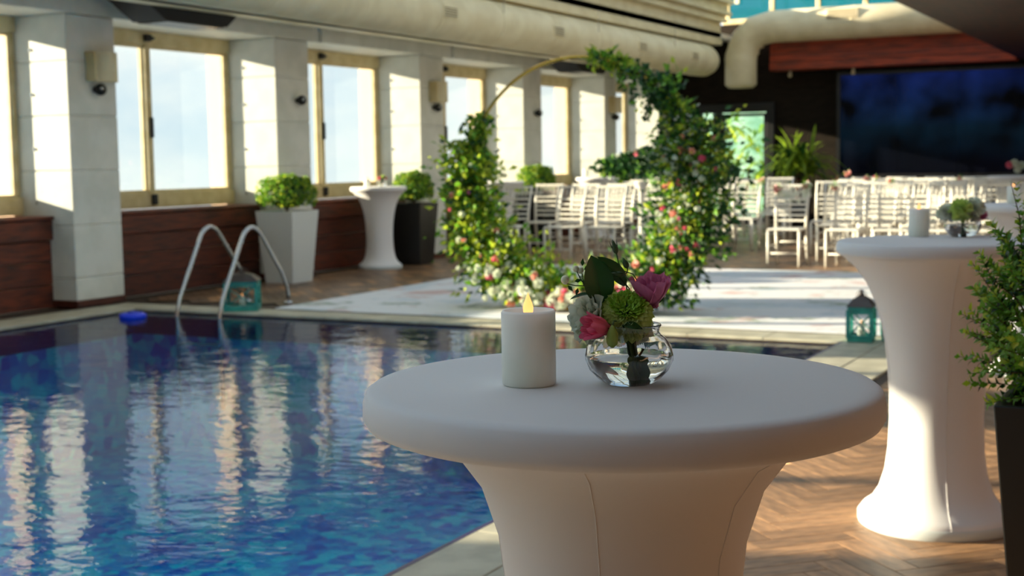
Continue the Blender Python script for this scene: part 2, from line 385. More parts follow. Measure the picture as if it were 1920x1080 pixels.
# brown soffit, wood fascia over the screen
so = MB(); so.box(-3.25, 5.0, 11.5, 27.1, 3.14, 3.60); so.box(-.9, 5.0, -6.7, 11.5, 3.14, 3.60)  # nearer slab is out of view, sized to dim the light on the tables
struct(so.build('ceiling_soffit_and_unseen_slab', M['soffit']))
t = thing('wood_fascia', (-5.6, 26.55, 3.1), 'reddish wooden fascia board over the dark screen, its right end glowing in the sun', 'fascia')
for j in range(4): MB().box(-2.25, 2.33, -.05+j*.02, .45, .0+j*.16+.003, .16+j*.16-.003, bev=.004).build('plank', M['orangewood'], t)
# back, right and rear walls
bw = MB()
Dx0, Dx1, Dz1 = -9.62, -7.92, 2.50
bw.box(XO, Dx0, 27.1, 27.3, 0, 4.10); bw.box(Dx1, 5.0, 27.1, 27.3, 0, 4.10); bw.box(Dx0, Dx1, 27.1, 27.3, Dz1, 4.10)
struct(bw.build('wall_back', M['darkwall']))
rw = MB(); rw.box(4.9, 5.1, -6.7, 27.1, 0, .9); rw.box(4.9, 5.1, -6.7, 27.1, 2.9, RZ)
for k in range(9): rw.box(4.9, 5.1, -6.7+3.4*k, -6.7+3.4*k+(.8 if k > 3 else 3.4), .9, 2.9)  # openings out of view, added to light the pillar fronts and chairs
rw.box(4.9, 5.1, 26.5, 27.1, .9, 2.9)
M['brownwall'] = noisy(mat('brown_side_wall', c(190, 152, 122), .7), c(160, 126, 100), nscale=3)
struct(rw.build('wall_right', M['brownwall']))
nw = MB(); nw.box(XO, 5.1, -6.9, -6.7, 0, RZ); struct(nw.build('wall_near', M['brownwall']))
# clerestory band over the back wall
ct = struct(empty('window_12', (0, 27.1, 4.1)))
MB().box(-9.0, 5.0, -.03, .10, .0, .10, bev=.01).build('sill_rail', M['frame'], ct)
MB().box(-9.0, 5.0, -.03, .10, .84, .92, bev=.01).build('head_rail', M['frame'], ct)
for k in range(15):
    x = -8.95+.93*k; MB().box(x, x+.09, -.02, .09, .10, .84, bev=.008).build('mullion', M['frame'], ct)
    MB().box(x+.09, x+.93, .03, .036, .10, .84).build('pane', M['cyanpane'], ct)
# ---------------------------------------------------------------- air ducts
def duct_rings(pts, r, n=28):
    return MB().tube(pts, r, n)
t = thing('air_duct', (-8.88, 0, 3.29), 'long cream round air duct running above the left pillars', 'air duct')
R1 = .31
MB().tube([(0, -6.5, 0), (0, 25.3, 0), (0, 25.55, 0), (0, 25.72, 0), (0, 25.8, 0)], [R1, R1, R1*.97, R1*.86, R1*.7], 32).build('pipe', M['cream'], t, True)
for k in range(19):
    MB().tube([(0, -5+1.66*k, 0), (0, -4.965+1.66*k, 0)], R1+.006, 32).build('joint_band', M['cream'], t)
for y in (8.6, 11.8, 15.1, 18.3, 21.6, 24.2):
    v = MB(); v.box(R1-.10, R1+.012, y-.17, y+.17, -.07, .07, bev=.004); g = v.build('vent', M['cream'], t)
    s_ = MB()
    for k in range(4): s_.box(R1+.012, R1+.018, y-.15, y+.15, -.055+k*.03, -.043+k*.03)
    s_.build('louvre', mat('vent_slat_a', c(120, 112, 88), .6), g)  # louvre bars in a darker tan than the duct
for y in (10.2, 13.4, 16.6, 19.8, 23.2):
    MB().tube([(R1*.93, y, .08), (R1*.93, y, .44)], .006, 6).build('hanger', M['steel'], t)
t = thing('air_duct', (-8.32, 26.15, .05), 'cream round air duct that elbows down in front of the dark wall', 'air duct')
pts = [(0, 0, 2.76), (0, 0, 3.10)] + [(0, 0, 3.34)] + [(.02, 0, 3.36)]
el = [(0, 0, 2.76), (0, 0, 3.33), (.11, 0, 3.62), (.31, 0, 3.80), (.62, 0, 3.87), (6.5, 0, 3.87)]
MB().tube([(0, 0, 2.72), (0, 0, 2.78)] + el[1:], [.24]+[.31]*6, 28).build('pipe', M['cream'], t, True)
for (p, q) in (((.05, 0, 3.46), (.065, 0, 3.50)), ((.20, 0, 3.69), (.225, 0, 3.715)), ((.60, 0, 3.868), (.64, 0, 3.87)), ((2.2, 0, 3.87), (2.235, 0, 3.87)), ((0, 0, 3.26), (0, 0, 3.30))):
    MB().tube([p, q], .316, 28).build('joint_band', M['cream'], t)
v = MB(); v.box(1.75, 2.35, -.325, -.2, 3.93, 4.11, bev=.004); g = v.build('vent', M['cream'], t)
s_ = MB()
for k in range(5): s_.box(1.78, 2.32, -.332, -.324, 3.945+k*.032, 3.962+k*.032)
s_.build('louvre', mat('vent_slat_b', c(120, 112, 88), .6), g)  # same darker tan for the bars of this vent
# added pale strip below the duct, standing in for sunlight off the water
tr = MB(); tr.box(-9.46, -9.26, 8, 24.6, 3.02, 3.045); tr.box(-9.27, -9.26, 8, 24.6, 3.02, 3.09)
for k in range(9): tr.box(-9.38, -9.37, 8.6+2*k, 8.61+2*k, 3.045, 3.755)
tag(tr.build('sunlight_strip', M['cream']), 'thin pale strip standing in for reflected sunlight just below the long duct', 'sunlight stand-in')
# black ceiling speakers
for (x, y, lb) in ((-9.72, 11.45, 'black angular speaker hanging beneath the beam at the top left'), (-9.72, 21.7, 'black angular speaker beneath the beam just behind the top of the ring')):
    t = thing('ceiling_speaker', (x, y, 3.0), lb, 'speaker')
    b = MB(); n0 = len(b.v)
    for yy, zz in ((-.95, .12), (-.55, -.10), (.42, -.10), (.72, .12)):
        b.v += [(-.22, yy, zz), (.22, yy, zz)]
    b.face([0, 2, 4, 6][::1]); b.face([1, 7, 5, 3][::1]); b.face([0, 1, 3, 2]); b.face([2, 3, 5, 4]); b.face([4, 5, 7, 6]); b.face([6, 7, 1, 0])
    b.build('cabinet', M['black'], t)
    MB().box(-.20, .20, -.5, .38, -.112, -.102).build('grille', M['blackframe'], t)
# ---------------------------------------------------------------- door and garden beyond, screen
t = struct(empty('door_1', ((Dx0+Dx1)/2, 27.1, 0)))
dw = (Dx1-Dx0)/2
for (x0, x1, z0, z1, nm) in ((-dw, -dw+.16, 0, 2.32, 'jamb'), (dw-.16, dw, 0, 2.32, 'jamb'), (-dw, dw, 2.32, 2.50, 'head'), (-dw+.42, -dw+.58, 0, 2.32, 'mullion')):
    MB().box(x0, x1, -.06, .12, z0, z1, bev=.008).build(nm, M['blackframe'], t)
MB().box(-dw+.16, -dw+.42, .02, .028, .05, 2.32).build('pane', M['clearpane'], t)
lf = MB(); lf.box(-dw+.58, -dw+.66, -.02, .06, .02, 2.30); lf.box(dw-.22, dw-.16, -.02, .06, .02, 2.30); lf.box(-dw+.66, dw-.22, -.02, .06, 2.24, 2.30); lf.box(-dw+.66, dw-.22, -.02, .06, .02, .20)
lf.build('door_leaf', M['blackframe'], t)
MB().box(-dw+.66, dw-.22, .016, .024, .20, 2.24).build('pane', M['clearpane'], t)
MB().tube([(-dw+.52, -.10, .95), (-dw+.52, -.10, 1.75)], .016, 10).build('door_handle', mat('copper_bar', c(150, 92, 64), .3, .9), t)
gw = MB(); gw.box(-11.2, -4, 27.3, 30.5, -.1, -.005); struct(gw.build('floor_garden', M['stone'])); gw = MB(); gw.box(-11.2, -4, 30.5, 30.6, 0, 4)
struct(gw.build('wall_garden', noisy(mat('pale_teal_wall', c(150, 190, 170), .7), c(96, 150, 130), nscale=2)))
def strap(b, p, d, L_, W, droop, mi=0, n=5):
    d = d.normalized(); sd_ = d.cross(Vector((0,0,1)))
    if sd_.length < .01: sd_ = Vector((1,0,0))
    sd_.normalize(); p = Vector(p); vb = len(b.v)
    for i in range(n+1):
        s = i/n; w_ = W*math.sin(PI*min(.98, .12+.88*s))**.7*.5 if i < n else 0.0005
        q = p + d*L_*s + Vector((0,0,-1))*droop*L_*s*s
        b.v += [tuple(q-sd_*w_), tuple(q+Vector((0,0,-.15*w_))), tuple(q+sd_*w_)]
    for i in range(n):
        for k in (0, 1): b.face([vb+3*i+k, vb+3*i+k+1, vb+3*i+k+4, vb+3*i+k+3], mi)
t = thing('garden_shrub', (-9.25, 29.3, 0), 'bright green leafy shrubs beyond the glass door', 'shrub')
b = MB()
for k in range(420):
    p = Vector((rnd(-1.4, 1.4), rnd(-.35, .35), rnd(.1, 2.2))); d = Vector((rnd(-1,1), rnd(-1,1), rnd(.1, 1.2)))
    strap(b, p, d, rnd(.4, .9), rnd(.05, .12), rnd(.2, .7), random.choice((0, 0, 1)), 3)
b.build('foliage', [M['leaf'], M['leafy']], t)['kind'] = 'stuff'
sb = MB()
for k in range(5): sb.tube([(-1.2+k*.6, 0, 0), (-1.1+k*.6, .05, 1.2)], .03, 6)
sb.build('trunk', M['twig'], t)
# screen
def screenmat():
    m = mat('video_wall', c(6, 8, 16), .22); nt = m.node_tree; N = nt.nodes.new; L = nt.links.new; p = nt.nodes['Principled BSDF']
    tc = N('ShaderNodeTexCoord'); sp = N('ShaderNodeSeparateXYZ'); L(tc.outputs['Object'], sp.inputs[0])
    r = N('ShaderNodeValToRGB'); L(sp.outputs['Z'], r.inputs[0]); e = r.color_ramp.elements
    r.color_ramp.interpolation = 'LINEAR'; e[0].position = .9; e[0].color = (0, 0, .001, 1); e[1].position = 1.0; e[1].color = (.002, .006, .045, 1)
    mr = N('ShaderNodeMapRange'); mr.inputs['From Min'].default_value = 0; mr.inputs['From Max'].default_value = 1.95; L(sp.outputs['Z'], mr.inputs['Value']); L(mr.outputs[0], r.inputs[0])
    e[0].position = .10; q = e.new(.45); q.color = (.001, .006, .012, 1); q = e.new(.62); q.color = (.002, .008, .028, 1)
    nz = N('ShaderNodeTexNoise'); nz.inputs['Scale'].default_value = 1.2; L(tc.outputs['Object'], nz.inputs['Vector'])
    mx = N('ShaderNodeMix'); mx.data_type = 'RGBA'; mx.blend_type = 'MULTIPLY'; mx.inputs['Factor'].default_value = 1
    r2 = N('ShaderNodeMapRange'); r2.inputs['From Min'].default_value = .35; r2.inputs['From Max'].default_value = .65; L(nz.outputs['Fac'], r2.inputs['Value'])
    L(r.outputs[0], mx.inputs['A']); L(r2.outputs[0], mx.inputs['B'])
    L(mx.outputs['Result'], p.inputs['Emission Color']); p.inputs['Emission Strength'].default_value = 1.0
    p.inputs['Specular IOR Level'].default_value = .1
    return m
M['screen'] = screenmat()
t = thing('video_wall', (-4.55, 26.95, 1.05), 'large black video wall of dim blue panels behind the chairs', 'screen')
for k in range(4):
    MB().box(-2.0+1.12*k, -.89+1.12*k, -.03, .1, 0, 1.92, bev=.004).build('panel', M['screen'], t)
fr = MB(); fr.box(-2.07, -2.0, -.05, .14, -.07, 1.99); fr.box(2.48, 2.55, -.05, .14, -.07, 1.99); fr.box(-2.0, 2.48, -.05, .14, 1.92, 1.99); fr.box(-2.0, 2.48, -.05, .14, -.07, 0)
fr.build('bezel', M['blackframe'], t)
for x in (-7.55, -6.3):
    t = thing('camera_dome', (x, 26.9, 3.02), 'tiny pale dome camera under the wood fascia, %s' % ('farther left' if x < -7 else 'above the corner of the screen'), 'camera')
    MB().ball((0, 0, 0), .045).build('dome', M['cream'], t, True); MB().tube([(0, .02, .03), (0, .02, .08)], .03, 8).build('mount', M['cream'], t)

# ---------------------------------------------------------------- floor, pool
PX0, PX1, PY0, PY1, WZ = -9.62, -2.50, -5.5, 10.42, -.03
fl = MB()
fl.box(XO, 5, PY1, 27.1, -.25, -.018); fl.box(XO, PX0, -6.7, PY1, -.25, -.018); fl.box(PX1, 5, -6.7, PY1, -.25, -.018)
floor = struct(fl.build('floor', M['deckbase']))
# herringbone planks: near ones are single parts, far ones joined
PW, PL = .10, .40
herr = []
def inside(x, y):
    if x < -10.1 or x > 3.0 or y < 1.2 or y > 26.9: return False
    if -10.2 < x < -1.88 and y < 10.86: return False
    if x < -1.88 and y < 10.86: return False
    return True
plank_me = MB().box(-PL/2+.0015, PL/2-.0015, -PW/2+.0015, PW/2-.0015, -.018, 0, bev=.001).mesh('plank', M['deck'])
far = MB()
s2 = math.sqrt(.5); near_n = 0
cand = []
for i in range(-170, 220):
    for j in range(-30, 34):
        # herringbone lattice in a frame rotated by 45 degrees
        for o_ in (0, 1):
            bx = i*PW + j*PL; by = i*PW - j*PL
            if o_ == 0: ux, uy = bx+PL/2, by+PW/2; ang = 0
            else: ux, uy = bx+PW/2, by+PW+PL/2; ang = PI/2
            X = (ux-uy)*s2*1.0; Yy = (ux+uy)*s2
            cand.append((X-2.0, Yy+8.0, ang+PI/4))
vis = 0
cand.sort(key=lambda q: (q[0]+.9)**2+(q[1]-4.8)**2*.4)
for X, Yy, ang in cand:
    if not inside(X, Yy): continue
    if X < -2.2 + PL*.36 and Yy < 10.86+.3: continue
    if X < -2.2+PL*.36+0 and Yy < 10.9: continue
    d = math.hypot(X, Yy); side = X/Yy if Yy > 0 else 9
    if Yy < 9.5 and side < .25 and Yy > 2.2 and X > -1.75 and vis < 300:
        inst('plank', plank_me, floor, (X, Yy, 0), (0, 0, ang)); vis += 1
    elif X > -1.75 or Yy > 11.15:
        ca, sa = math.cos(ang), math.sin(ang); b0 = len(far.v)
        dz = rnd(-.0015, .0)
        for sx_, sy_ in ((-1,-1),(1,-1),(1,1),(-1,1)):
            x = sx_*(PL/2-.003); y = sy_*(PW/2-.003); far.v.append((X+x*ca-y*sa, Yy+x*sa+y*ca, dz-.001))
        far.face([b0, b0+1, b0+2, b0+3], random.choice((0, 1, 2, 3, 4)))
M['d1'] = noisy(mat('deck_wood_b', c(146, 112, 82), .38), c(108, 80, 56), nscale=8, lo=.3, hi=.7)
M['d2'] = noisy(mat('deck_wood_c', c(124, 94, 68), .38), c(92, 66, 46), nscale=8, lo=.3, hi=.7)
M['d3'] = noisy(mat('deck_wood_d', c(188, 138, 92), .42), c(150, 110, 74), nscale=8, lo=.3, hi=.7)
M['d4'] = noisy(mat('deck_wood_e', c(104, 78, 58), .42), c(84, 64, 48), nscale=8, lo=.3, hi=.7)
far.build('planks', [M['deckfar'], M['d1'], M['d2'], M['d3'], M['d4']], floor)['kind'] = 'stuff'
# border boards and stone beside the pool
for k in range(11):
    y0 = -2.4+1.21*k
    MB().box(PX1+.30, -1.905, y0+.004, min(y0+1.206, 10.8), -.018, .001, bev=.003).build('stone_tile', M['stone'], floor)
# pool
def water_mat():
    m, nt, fr, g = thin_glass('pool_water', (.12, .80, .96, 1), 1.33, rough=.02)
    N = nt.nodes.new; L = nt.links.new
    tc = N('ShaderNodeTexCoord'); mp = N('ShaderNodeMapping'); mp.inputs['Rotation'].default_value = (0, 0, -YAW); mp.inputs['Scale'].default_value = (1.0, 1.5, 1); L(tc.outputs['Object'], mp.inputs[0])
    n1 = N('ShaderNodeTexNoise'); n1.inputs['Scale'].default_value = 2.6; n1.inputs['Detail'].default_value = 2.5; n1.inputs['Distortion'].default_value = .6; L(mp.outputs[0], n1.inputs['Vector'])
    n2 = N('ShaderNodeTexNoise'); n2.inputs['Scale'].default_value = 13; n2.inputs['Detail'].default_value = 2; L(mp.outputs[0], n2.inputs['Vector'])
    ad = N('ShaderNodeMath'); ad.operation = 'MULTIPLY_ADD'; L(n2.outputs['Fac'], ad.inputs[0]); ad.inputs[1].default_value = .30; L(n1.outputs['Fac'], ad.inputs[2])
    b = N('ShaderNodeBump'); b.inputs['Strength'].default_value = 1; b.inputs['Distance'].default_value = .006; L(ad.outputs[0], b.inputs['Height'])
    L(b.outputs[0], fr.inputs['Normal']); L(b.outputs[0], g.inputs['Normal'])
    return m
def mosaic(name, cols, scale):
    m = mat(name, cols[0], .3); nt = m.node_tree; N = nt.nodes.new; L = nt.links.new; p = nt.nodes['Principled BSDF']
    tc = N('ShaderNodeTexCoord'); vo = N('ShaderNodeTexVoronoi'); vo.inputs['Scale'].default_value = scale; vo.inputs['Randomness'].default_value = .75; L(tc.outputs['Object'], vo.inputs['Vector'])
    sp = N('ShaderNodeSeparateXYZ'); L(vo.outputs['Color'], sp.inputs[0])
    nz = N('ShaderNodeTexNoise'); nz.inputs['Scale'].default_value = 1.3; L(tc.outputs['Object'], nz.inputs['Vector'])
    a = N('ShaderNodeMath'); a.operation = 'ADD'; L(sp.outputs['X'], a.inputs[0]); L(nz.outputs['Fac'], a.inputs[1])
    r = N('ShaderNodeValToRGB'); mr = N('ShaderNodeMapRange'); mr.inputs['From Max'].default_value = 1.5; L(a.outputs[0], mr.inputs['Value']); L(mr.outputs[0], r.inputs[0])
    e = r.color_ramp.elements; e[0].position = .15; e[0].color = cols[0]; e[1].position = .9; e[1].color = cols[-1]
    for k, cc in enumerate(cols[1:-1]): q = e.new(.15+.75*(k+1)/(len(cols)-1)); q.color = cc
    L(r.outputs[0], p.inputs['Base Color']); return m
M['water'] = water_mat()
M['mosaic'] = mosaic('blue_mosaic', [c(8, 66, 160), c(8, 104, 188), c(14, 156, 200), c(50, 214, 212)], 9)
pool = thing('swimming_pool', ((PX0+PX1)/2, (PY0+PY1)/2, 0), 'rectangular pool of rippling deep blue water lined with mosaic', 'pool')
ox, oy = -(PX0+PX1)/2, -(PY0+PY1)/2
PB = -1.35
b = MB(); b.box(PX0+ox, PX1+ox, PY0+oy, PY1+oy, PB-.1, PB); b.build('pool_bottom', M['mosaic'], pool)
b = MB(); t_ = .1
b.box(PX0-t_+ox, PX0+ox, PY0+oy-t_, PY1+oy+t_, PB, -.03); b.box(PX1+ox, PX1+t_+ox, PY0+oy-t_, PY1+oy+t_, PB, -.03)
b.box(PX0+ox, PX1+ox, PY1+oy, PY1+t_+oy, PB, -.03); b.box(PX0+ox, PX1+ox, PY0-t_+oy, PY0+oy, PB, -.03)
b.build('pool_wall', M['mosaic'], pool)
b = MB(); band = .004
b.box(PX1-.022+ox, PX1-.0005+ox, PY0+oy, PY1+oy, -.25, .003); b.box(PX0+ox, PX0+band+ox, PY0+oy, PY1+oy, -.25, -.03); b.box(PX0+ox, PX1+ox, PY1-band+oy, PY1+oy, -.25, -.03)
b.build('waterline_tiles', mat('navy_tile', c(34, 24, 84), .3), pool)
wm = MB(); wm.v = [(PX0+ox, PY0+oy, WZ), (PX1+ox, PY0+oy, WZ), (PX1+ox, PY1+oy, WZ), (PX0+ox, PY1+oy, WZ)]; wm.face([0, 1, 2, 3])
wm.build('water', M['water'], pool)
def coping(x0, x1, y0, y1, along):
    n = int(round(((y1-y0) if along == 'y' else (x1-x0))/.62)); 
    for k in range(n):
        if along == 'y': a = (x0, x1, y0+(y1-y0)*k/n+.002, y0+(y1-y0)*(k+1)/n-.002)
        else: a = (x0+(x1-x0)*k/n+.002, x0+(x1-x0)*(k+1)/n-.002, y0, y1)
        MB().box(a[0]+ox, a[1]+ox, a[2]+oy, a[3]+oy, -.029, .004, bev=.004).build('coping_stone', M['stone'], pool)
coping(PX0-.5, PX0, PY0, PY1, 'y'); coping(PX1, PX1+.298, PY0, PY1+.38, 'y'); coping(PX0-.48, PX1, PY1, PY1+.38, 'x')
t = thing('added_pool_lamp', (PX1-.01, 4.9, -.62), 'underwater lamp added on the near right pool wall to tint the water aqua', 'added fill light')  # added lamp and fitting, put in to brighten the pool water
MB().tube([(-.03, 0, 0), (.0, 0, 0)], .13, 24).build('bezel', M['steel'], t, True)  # rim of the added lamp
MB().tube([(-.036, 0, 0), (-.03, 0, 0)], .11, 24).build('lens', emis('added_lamp_lens', c(200, 245, 255), 2.0), t, True)
for yy in (4.9,):
    ld = bpy.data.lights.new('lamp', 'SPOT'); ld.energy = 650; ld.color = (.75, .98, 1); ld.spot_size = math.radians(138); ld.spot_blend = .8; ld.shadow_soft_size = .1
    lo = bpy.data.objects.new('lamp', ld); COL.objects.link(lo); lo.parent = t; lo.location = (-.06, 0, 0); lo.rotation_euler = Vector((-.7, -.05, -1)).to_track_quat('-Z', 'Y').to_euler()
# blue float disc
t = thing('pool_float', (-9.25, 9.98, WZ), 'small bright blue disc floating in the far left corner of the pool', 'float')
MB().lathe([(.10, -.02), (.13, 0), (.13, .035), (.10, .05), (0.001, .052)], 24).build('disc', mat('blue_plastic', c(20, 60, 220), .3), t, True)
MB().lathe([(.05, .05), (.05, .062), (.001, .064)], 16).build('cap', mat('blue_plastic_b', c(14, 44, 180), .3), t, True)
# ladder
t = thing('pool_ladder', (-8.64, 10.7, 0), 'polished steel pool ladder with two arched handrails at the far edge', 'ladder')
for x, lb in ((-.26, 0), (.26, 1)):
    pts = [(x, .60, .0), (x, .60, .10), (x, .585, .18), (x, .50, .34), (x, .20, .72)]
    for k in range(7):
        a = k/6; pts.append((x, .155-.24*a, .765+.055*math.sin(PI*a)-.01*a))
    pts += [(x, -.12, .70), (x, -.44, .14), (x, -.49, .0), (x, -.49, -.9)]
    MB().tube(pts, .021, 12).build('handrail', M['steel'], t, True)
    MB().lathe([(.05, 0), (.05, .018), (.03, .03)], 20, (x, .60, .004)).build('foot_flange', M['steel'], t, True)
for z in (-.3, -.55, -.8): MB().box(-.26, .26, -.52, -.45, z, z+.025, bev=.005).build('step', M['steel'], t)

# ---------------------------------------------------------------- printed carpet
def carpet_mat():
    m = mat('printed_carpet', c(228, 226, 226), .7); nt = m.node_tree; N = nt.nodes.new; L = nt.links.new; p = nt.nodes['Principled BSDF']
    tc = N('ShaderNodeTexCoord'); last = None
    src = p.inputs['Base Color'].default_value[:]
    for k, (sc, colr, th, off) in enumerate(((.85, c(120, 140, 110), .60, 0), (.8, c(205, 160, 150), .60, 7), (1.6, c(84, 100, 92), .66, 13), (.6, c(196, 206, 212), .57, 21))):
        mp = N('ShaderNodeMapping'); mp.inputs['Location'].default_value = (off, off*1.7, 0); L(tc.outputs['Object'], mp.inputs[0])
        nz = N('ShaderNodeTexNoise'); nz.inputs['Scale'].default_value = sc*1.6; nz.inputs['Detail'].default_value = 6; nz.inputs['Roughness'].default_value = .62; L(mp.outputs[0], nz.inputs['Vector'])
        r = N('ShaderNodeMapRange'); r.inputs['From Min'].default_value = th-.03; r.inputs['From Max'].default_value = th+.03; r.inputs['To Max'].default_value = .75; L(nz.outputs['Fac'], r.inputs['Value'])
        mx = N('ShaderNodeMix'); mx.data_type = 'RGBA'; L(r.outputs[0], mx.inputs['Factor']); mx.inputs['B'].default_value = colr
        if last: L(last, mx.inputs['A'])
        else: mx.inputs['A'].default_value = src
        last = mx.outputs['Result']
    L(last, p.inputs['Base Color']); return m
tag(MB().box(-8.2, -1.35, 10.83, 16.6, .004, .014, bev=.003).build('printed_carpet', carpet_mat()), 'white ceremony carpet printed with faint green and pink blossoms, laid beside the pool', 'carpet')

# ---------------------------------------------------------------- cocktail tables
prof = [(.275, 0), (.288, .012), (.288, .04), (.272, .062), (.240, .085), (.212, .13), (.190, .20), (.178, .29), (.173, .40), (.175, .50), (.182, .60), (.194, .70), (.212, .79),
        (.236, .87), (.268, .94), (.308, .995), (.345, 1.030), (.366, 1.046)]
def tmod(a, z):
    k = max(0, 1-abs(z-.45)/.45); return 1+.035*k*math.cos(4*a+.6)+.012*math.cos(4*a+.6)
topprof = [(.364, 1.045), (.376, 1.050), (.3815, 1.060), (.381, 1.080), (.377, 1.094), (.369, 1.0995), (.35, 1.10), (.2, 1.10), (.001, 1.10)]
sk = MB().lathe(prof, 96, mod=tmod, capt=False).mesh('skirt', M['cloth'], True)
tp = MB().lathe(topprof, 96, capb=False).mesh('top_cover', M['cloth'], True)
hem = MB().lathe([(.290, .0), (.293, .01), (.293, .034), (.288, .040)], 64, mod=tmod, capb=False, capt=False).mesh('hem', mat('grey_hem', c(206, 212, 210), .6), True)
seam = MB()
for a in (-1.30, -.62, 2.0, 3.6):
    pts = [((r+.0012)*tmod(a, z)*math.cos(a), (r+.0012)*tmod(a, z)*math.sin(a), z) for r, z in prof[2:-1]]
    seam.tube(pts, .0011, 5)
seamme = seam.mesh('seam', M['cloth'], True)
prof1 = [(r*(1-.0*z), z) for r, z in prof[:11]] + [(.173, .70), (.177, .79), (.186, .87), (.212, .95), (.252, 1.005), (.30, 1.035), (.366, 1.055)]
sk1 = MB().lathe(prof1, 96, mod=tmod, capt=False).mesh('skirt', M['cloth'], True)
seam1 = MB()
for a in (-1.34, -.36, 2.0, 3.6):
    seam1.tube([((r+.0002)*tmod(a, z)*math.cos(a), (r+.0002)*tmod(a, z)*math.sin(a), z) for r, z in prof1[2:-1]], .0009, 5)
seamme1 = seam1.mesh('seam', M['cloth'], True)
def table(loc, label, rz=0, sk=sk, seamme=seamme):
    t = thing('cocktail_table', loc, label, 'table', None, rz)
    for n_, me in (('skirt', sk), ('top_cover', tp), ('hem', hem), ('seam', seamme)): inst(n_, me, t)
    return t
T1, T2, T3, T4, T5, T6, T7 = (-.775, 1.855, 0), (-.93, 5.38, 0), (-10.02, 15.60, 0), (-.98, 9.36, 0), (-2.5, 20.5, 0), (-9.75, 22.35, 0), (-10.0, 19.1, 0)
table(T1, 'large foreground cocktail table in white stretch cover bearing a candle and the sharp glass vase', 0, sk1, seamme1)
table(T2, 'second cocktail table in sunlit white stretch cover, standing right behind the foreground one', 1.5)
table(T3, 'lilac-white cocktail table by the wooden parapet left of the flower ring', .5)
table(T4, 'cocktail table cut by the right edge of the picture behind the second table', .3)
table(T5, 'far cocktail table at the right edge, standing behind the chair rows', .3)
table(T6, 'far cocktail table seen through the middle of the ring against the windows', .1)
table(T7, 'cocktail table partly hidden by the leaves on the left of the ring', .7)

# ---------------------------------------------------------------- candles
CR, CH = .0400, .111
cp = [(CR-.003, 0), (CR, .003), (CR, CH-.004), (CR-.002, CH), (CR-.0045, CH-.001), (CR-.006, CH-.006), (.02, CH-.010), (.001, CH-.011)]
cme = MB().lathe(cp, 48).mesh('wax_body', M['candle'], True)
fme = MB().lathe([(.004, CH-.011), (.0072, CH-.003), (.0078, CH+.003), (.006, CH+.010), (.0028, CH+.018), (.0004, CH+.025)], 16).mesh('flame', M['flame'], True)
def candle(loc, label, s=1):
    t = thing('led_candle', loc, label, 'candle', 'ivory pillar candles on the cocktail tables'); t.scale = (s, s, s)
    inst('wax_body', cme, t); inst('flame', fme, t); return t
candle((-.890, 1.782, 1.1), 'ivory pillar candle with a glowing plastic flame on the foreground table')
candle((-1.045, 5.60, 1.1), 'ivory pillar candle on the second table, right of the foreground one')
candle((-10.10, 15.45, 1.1), 'small pale candle on the table by the wooden parapet')
candle((-1.15, 9.35, 1.1), 'greenish ivory candle with orange flame on the table cut by the right edge')
candle((-9.95, 22.3, 1.1), 'pale candle on the far table seen through the ring', 1.3)

# ---------------------------------------------------------------- vases
VS = 1.0
vo = [(.020, 0), (.034, .0015), (.047, .010), (.058, .022), (.0640, .036), (.0645, .044), (.0615, .056), (.054, .067), (.0465, .0735), (.0440, .078), (.0450, .083), (.0475, .0865), (.0465, .0885)]
vi = [(r-.0026, z+(.0026 if i < 3 else 0)) for i, (r, z) in enumerate(vo)][::-1]
vi[-1] = (.001, .0045)
def vmod(a, z): 
    k = math.sin(PI*min(1, max(0, z/.078)))
    return 1+.014*k*math.cos(16*(a+z*14))
vme = MB().lathe(vo+vi, 128, mod=vmod, capt=False).mesh('bowl', M['glass'], True)
wv = [(.001, .0050)] + [(r-.0032, z+.0016) for r, z in vo[1:5]] + [(.0612, .0430), (.001, .0432)]
wme = MB().lathe(wv, 96, mod=vmod, capb=False, capt=False).mesh('water', M['waterv'], True)
def vase(loc, label, s=1):
    t = thing('glass_vase', loc, label, 'vase', None); t.scale = (s, s, s)
    inst('bowl', vme, t); inst('water', wme, t); return t
VC = Vector((-.7555, 1.842, 1.1))
vase(VC, 'round swirled glass bowl vase half full of water on the foreground table')
V2 = Vector((-.880, 5.62, 1.1)); vase(V2, 'round glass bowl vase on the second table', 1.12)
V3 = Vector((-9.93, 15.55, 1.1)); vase(V3, 'small glass vase on the table by the wooden parapet', 1.1)

# ---------------------------------------------------------------- bouquet in the foreground vase
def hp(x, y, dz=0):  # measured offsets from the vase, in metres (1 m = 1261 measured units)
    return VC + rt0*((x-1178)/1261) + Vector((0, 0, (728-y)/1261)) + fw0*dz
def flower(name, label, cat='flower', group=None): return thing(name, VC, label, cat, group)
def petal_grid(b, base, axis, side, L_, W, cup, roll, mi=0, nu=5, nv=6, ruffle=0, ph=0, wrap=.45):
    """curved petal: grows along axis from base, bulging outwards along side"""
    axis = axis.normalized(); side = (side-axis*side.dot(axis)).normalized(); tan = axis.cross(side); vb = len(b.v)
    for j in range(nv+1):
        v = j/nv; w_ = W*(.28+.72*math.sin(PI*.5*min(1, v*1.35)))*(.9 if j == nv else 1)
        out = cup*math.sin(PI*.5*min(1, v*1.15)) + roll*max(0, v-.6)**2*3
        for i in range(nu+1):
            u = -1+2*i/nu
            q = base + axis*(L_*(v-.20*u*u*v*v)) + side*(out - wrap*W*u*u*(1-.3*v)) + tan*(u*w_*.5)
            if ruffle: q = q + side*ruffle*v*math.sin(u*6+ph) + axis*ruffle*.7*v*math.cos(u*7+ph*2)
            b.v.append(tuple(q))
    for j in range(nv):
        for i in range(nu): a = vb+j*(nu+1)+i; b.face([a, a+1, a+nu+2, a+nu+1], mi)
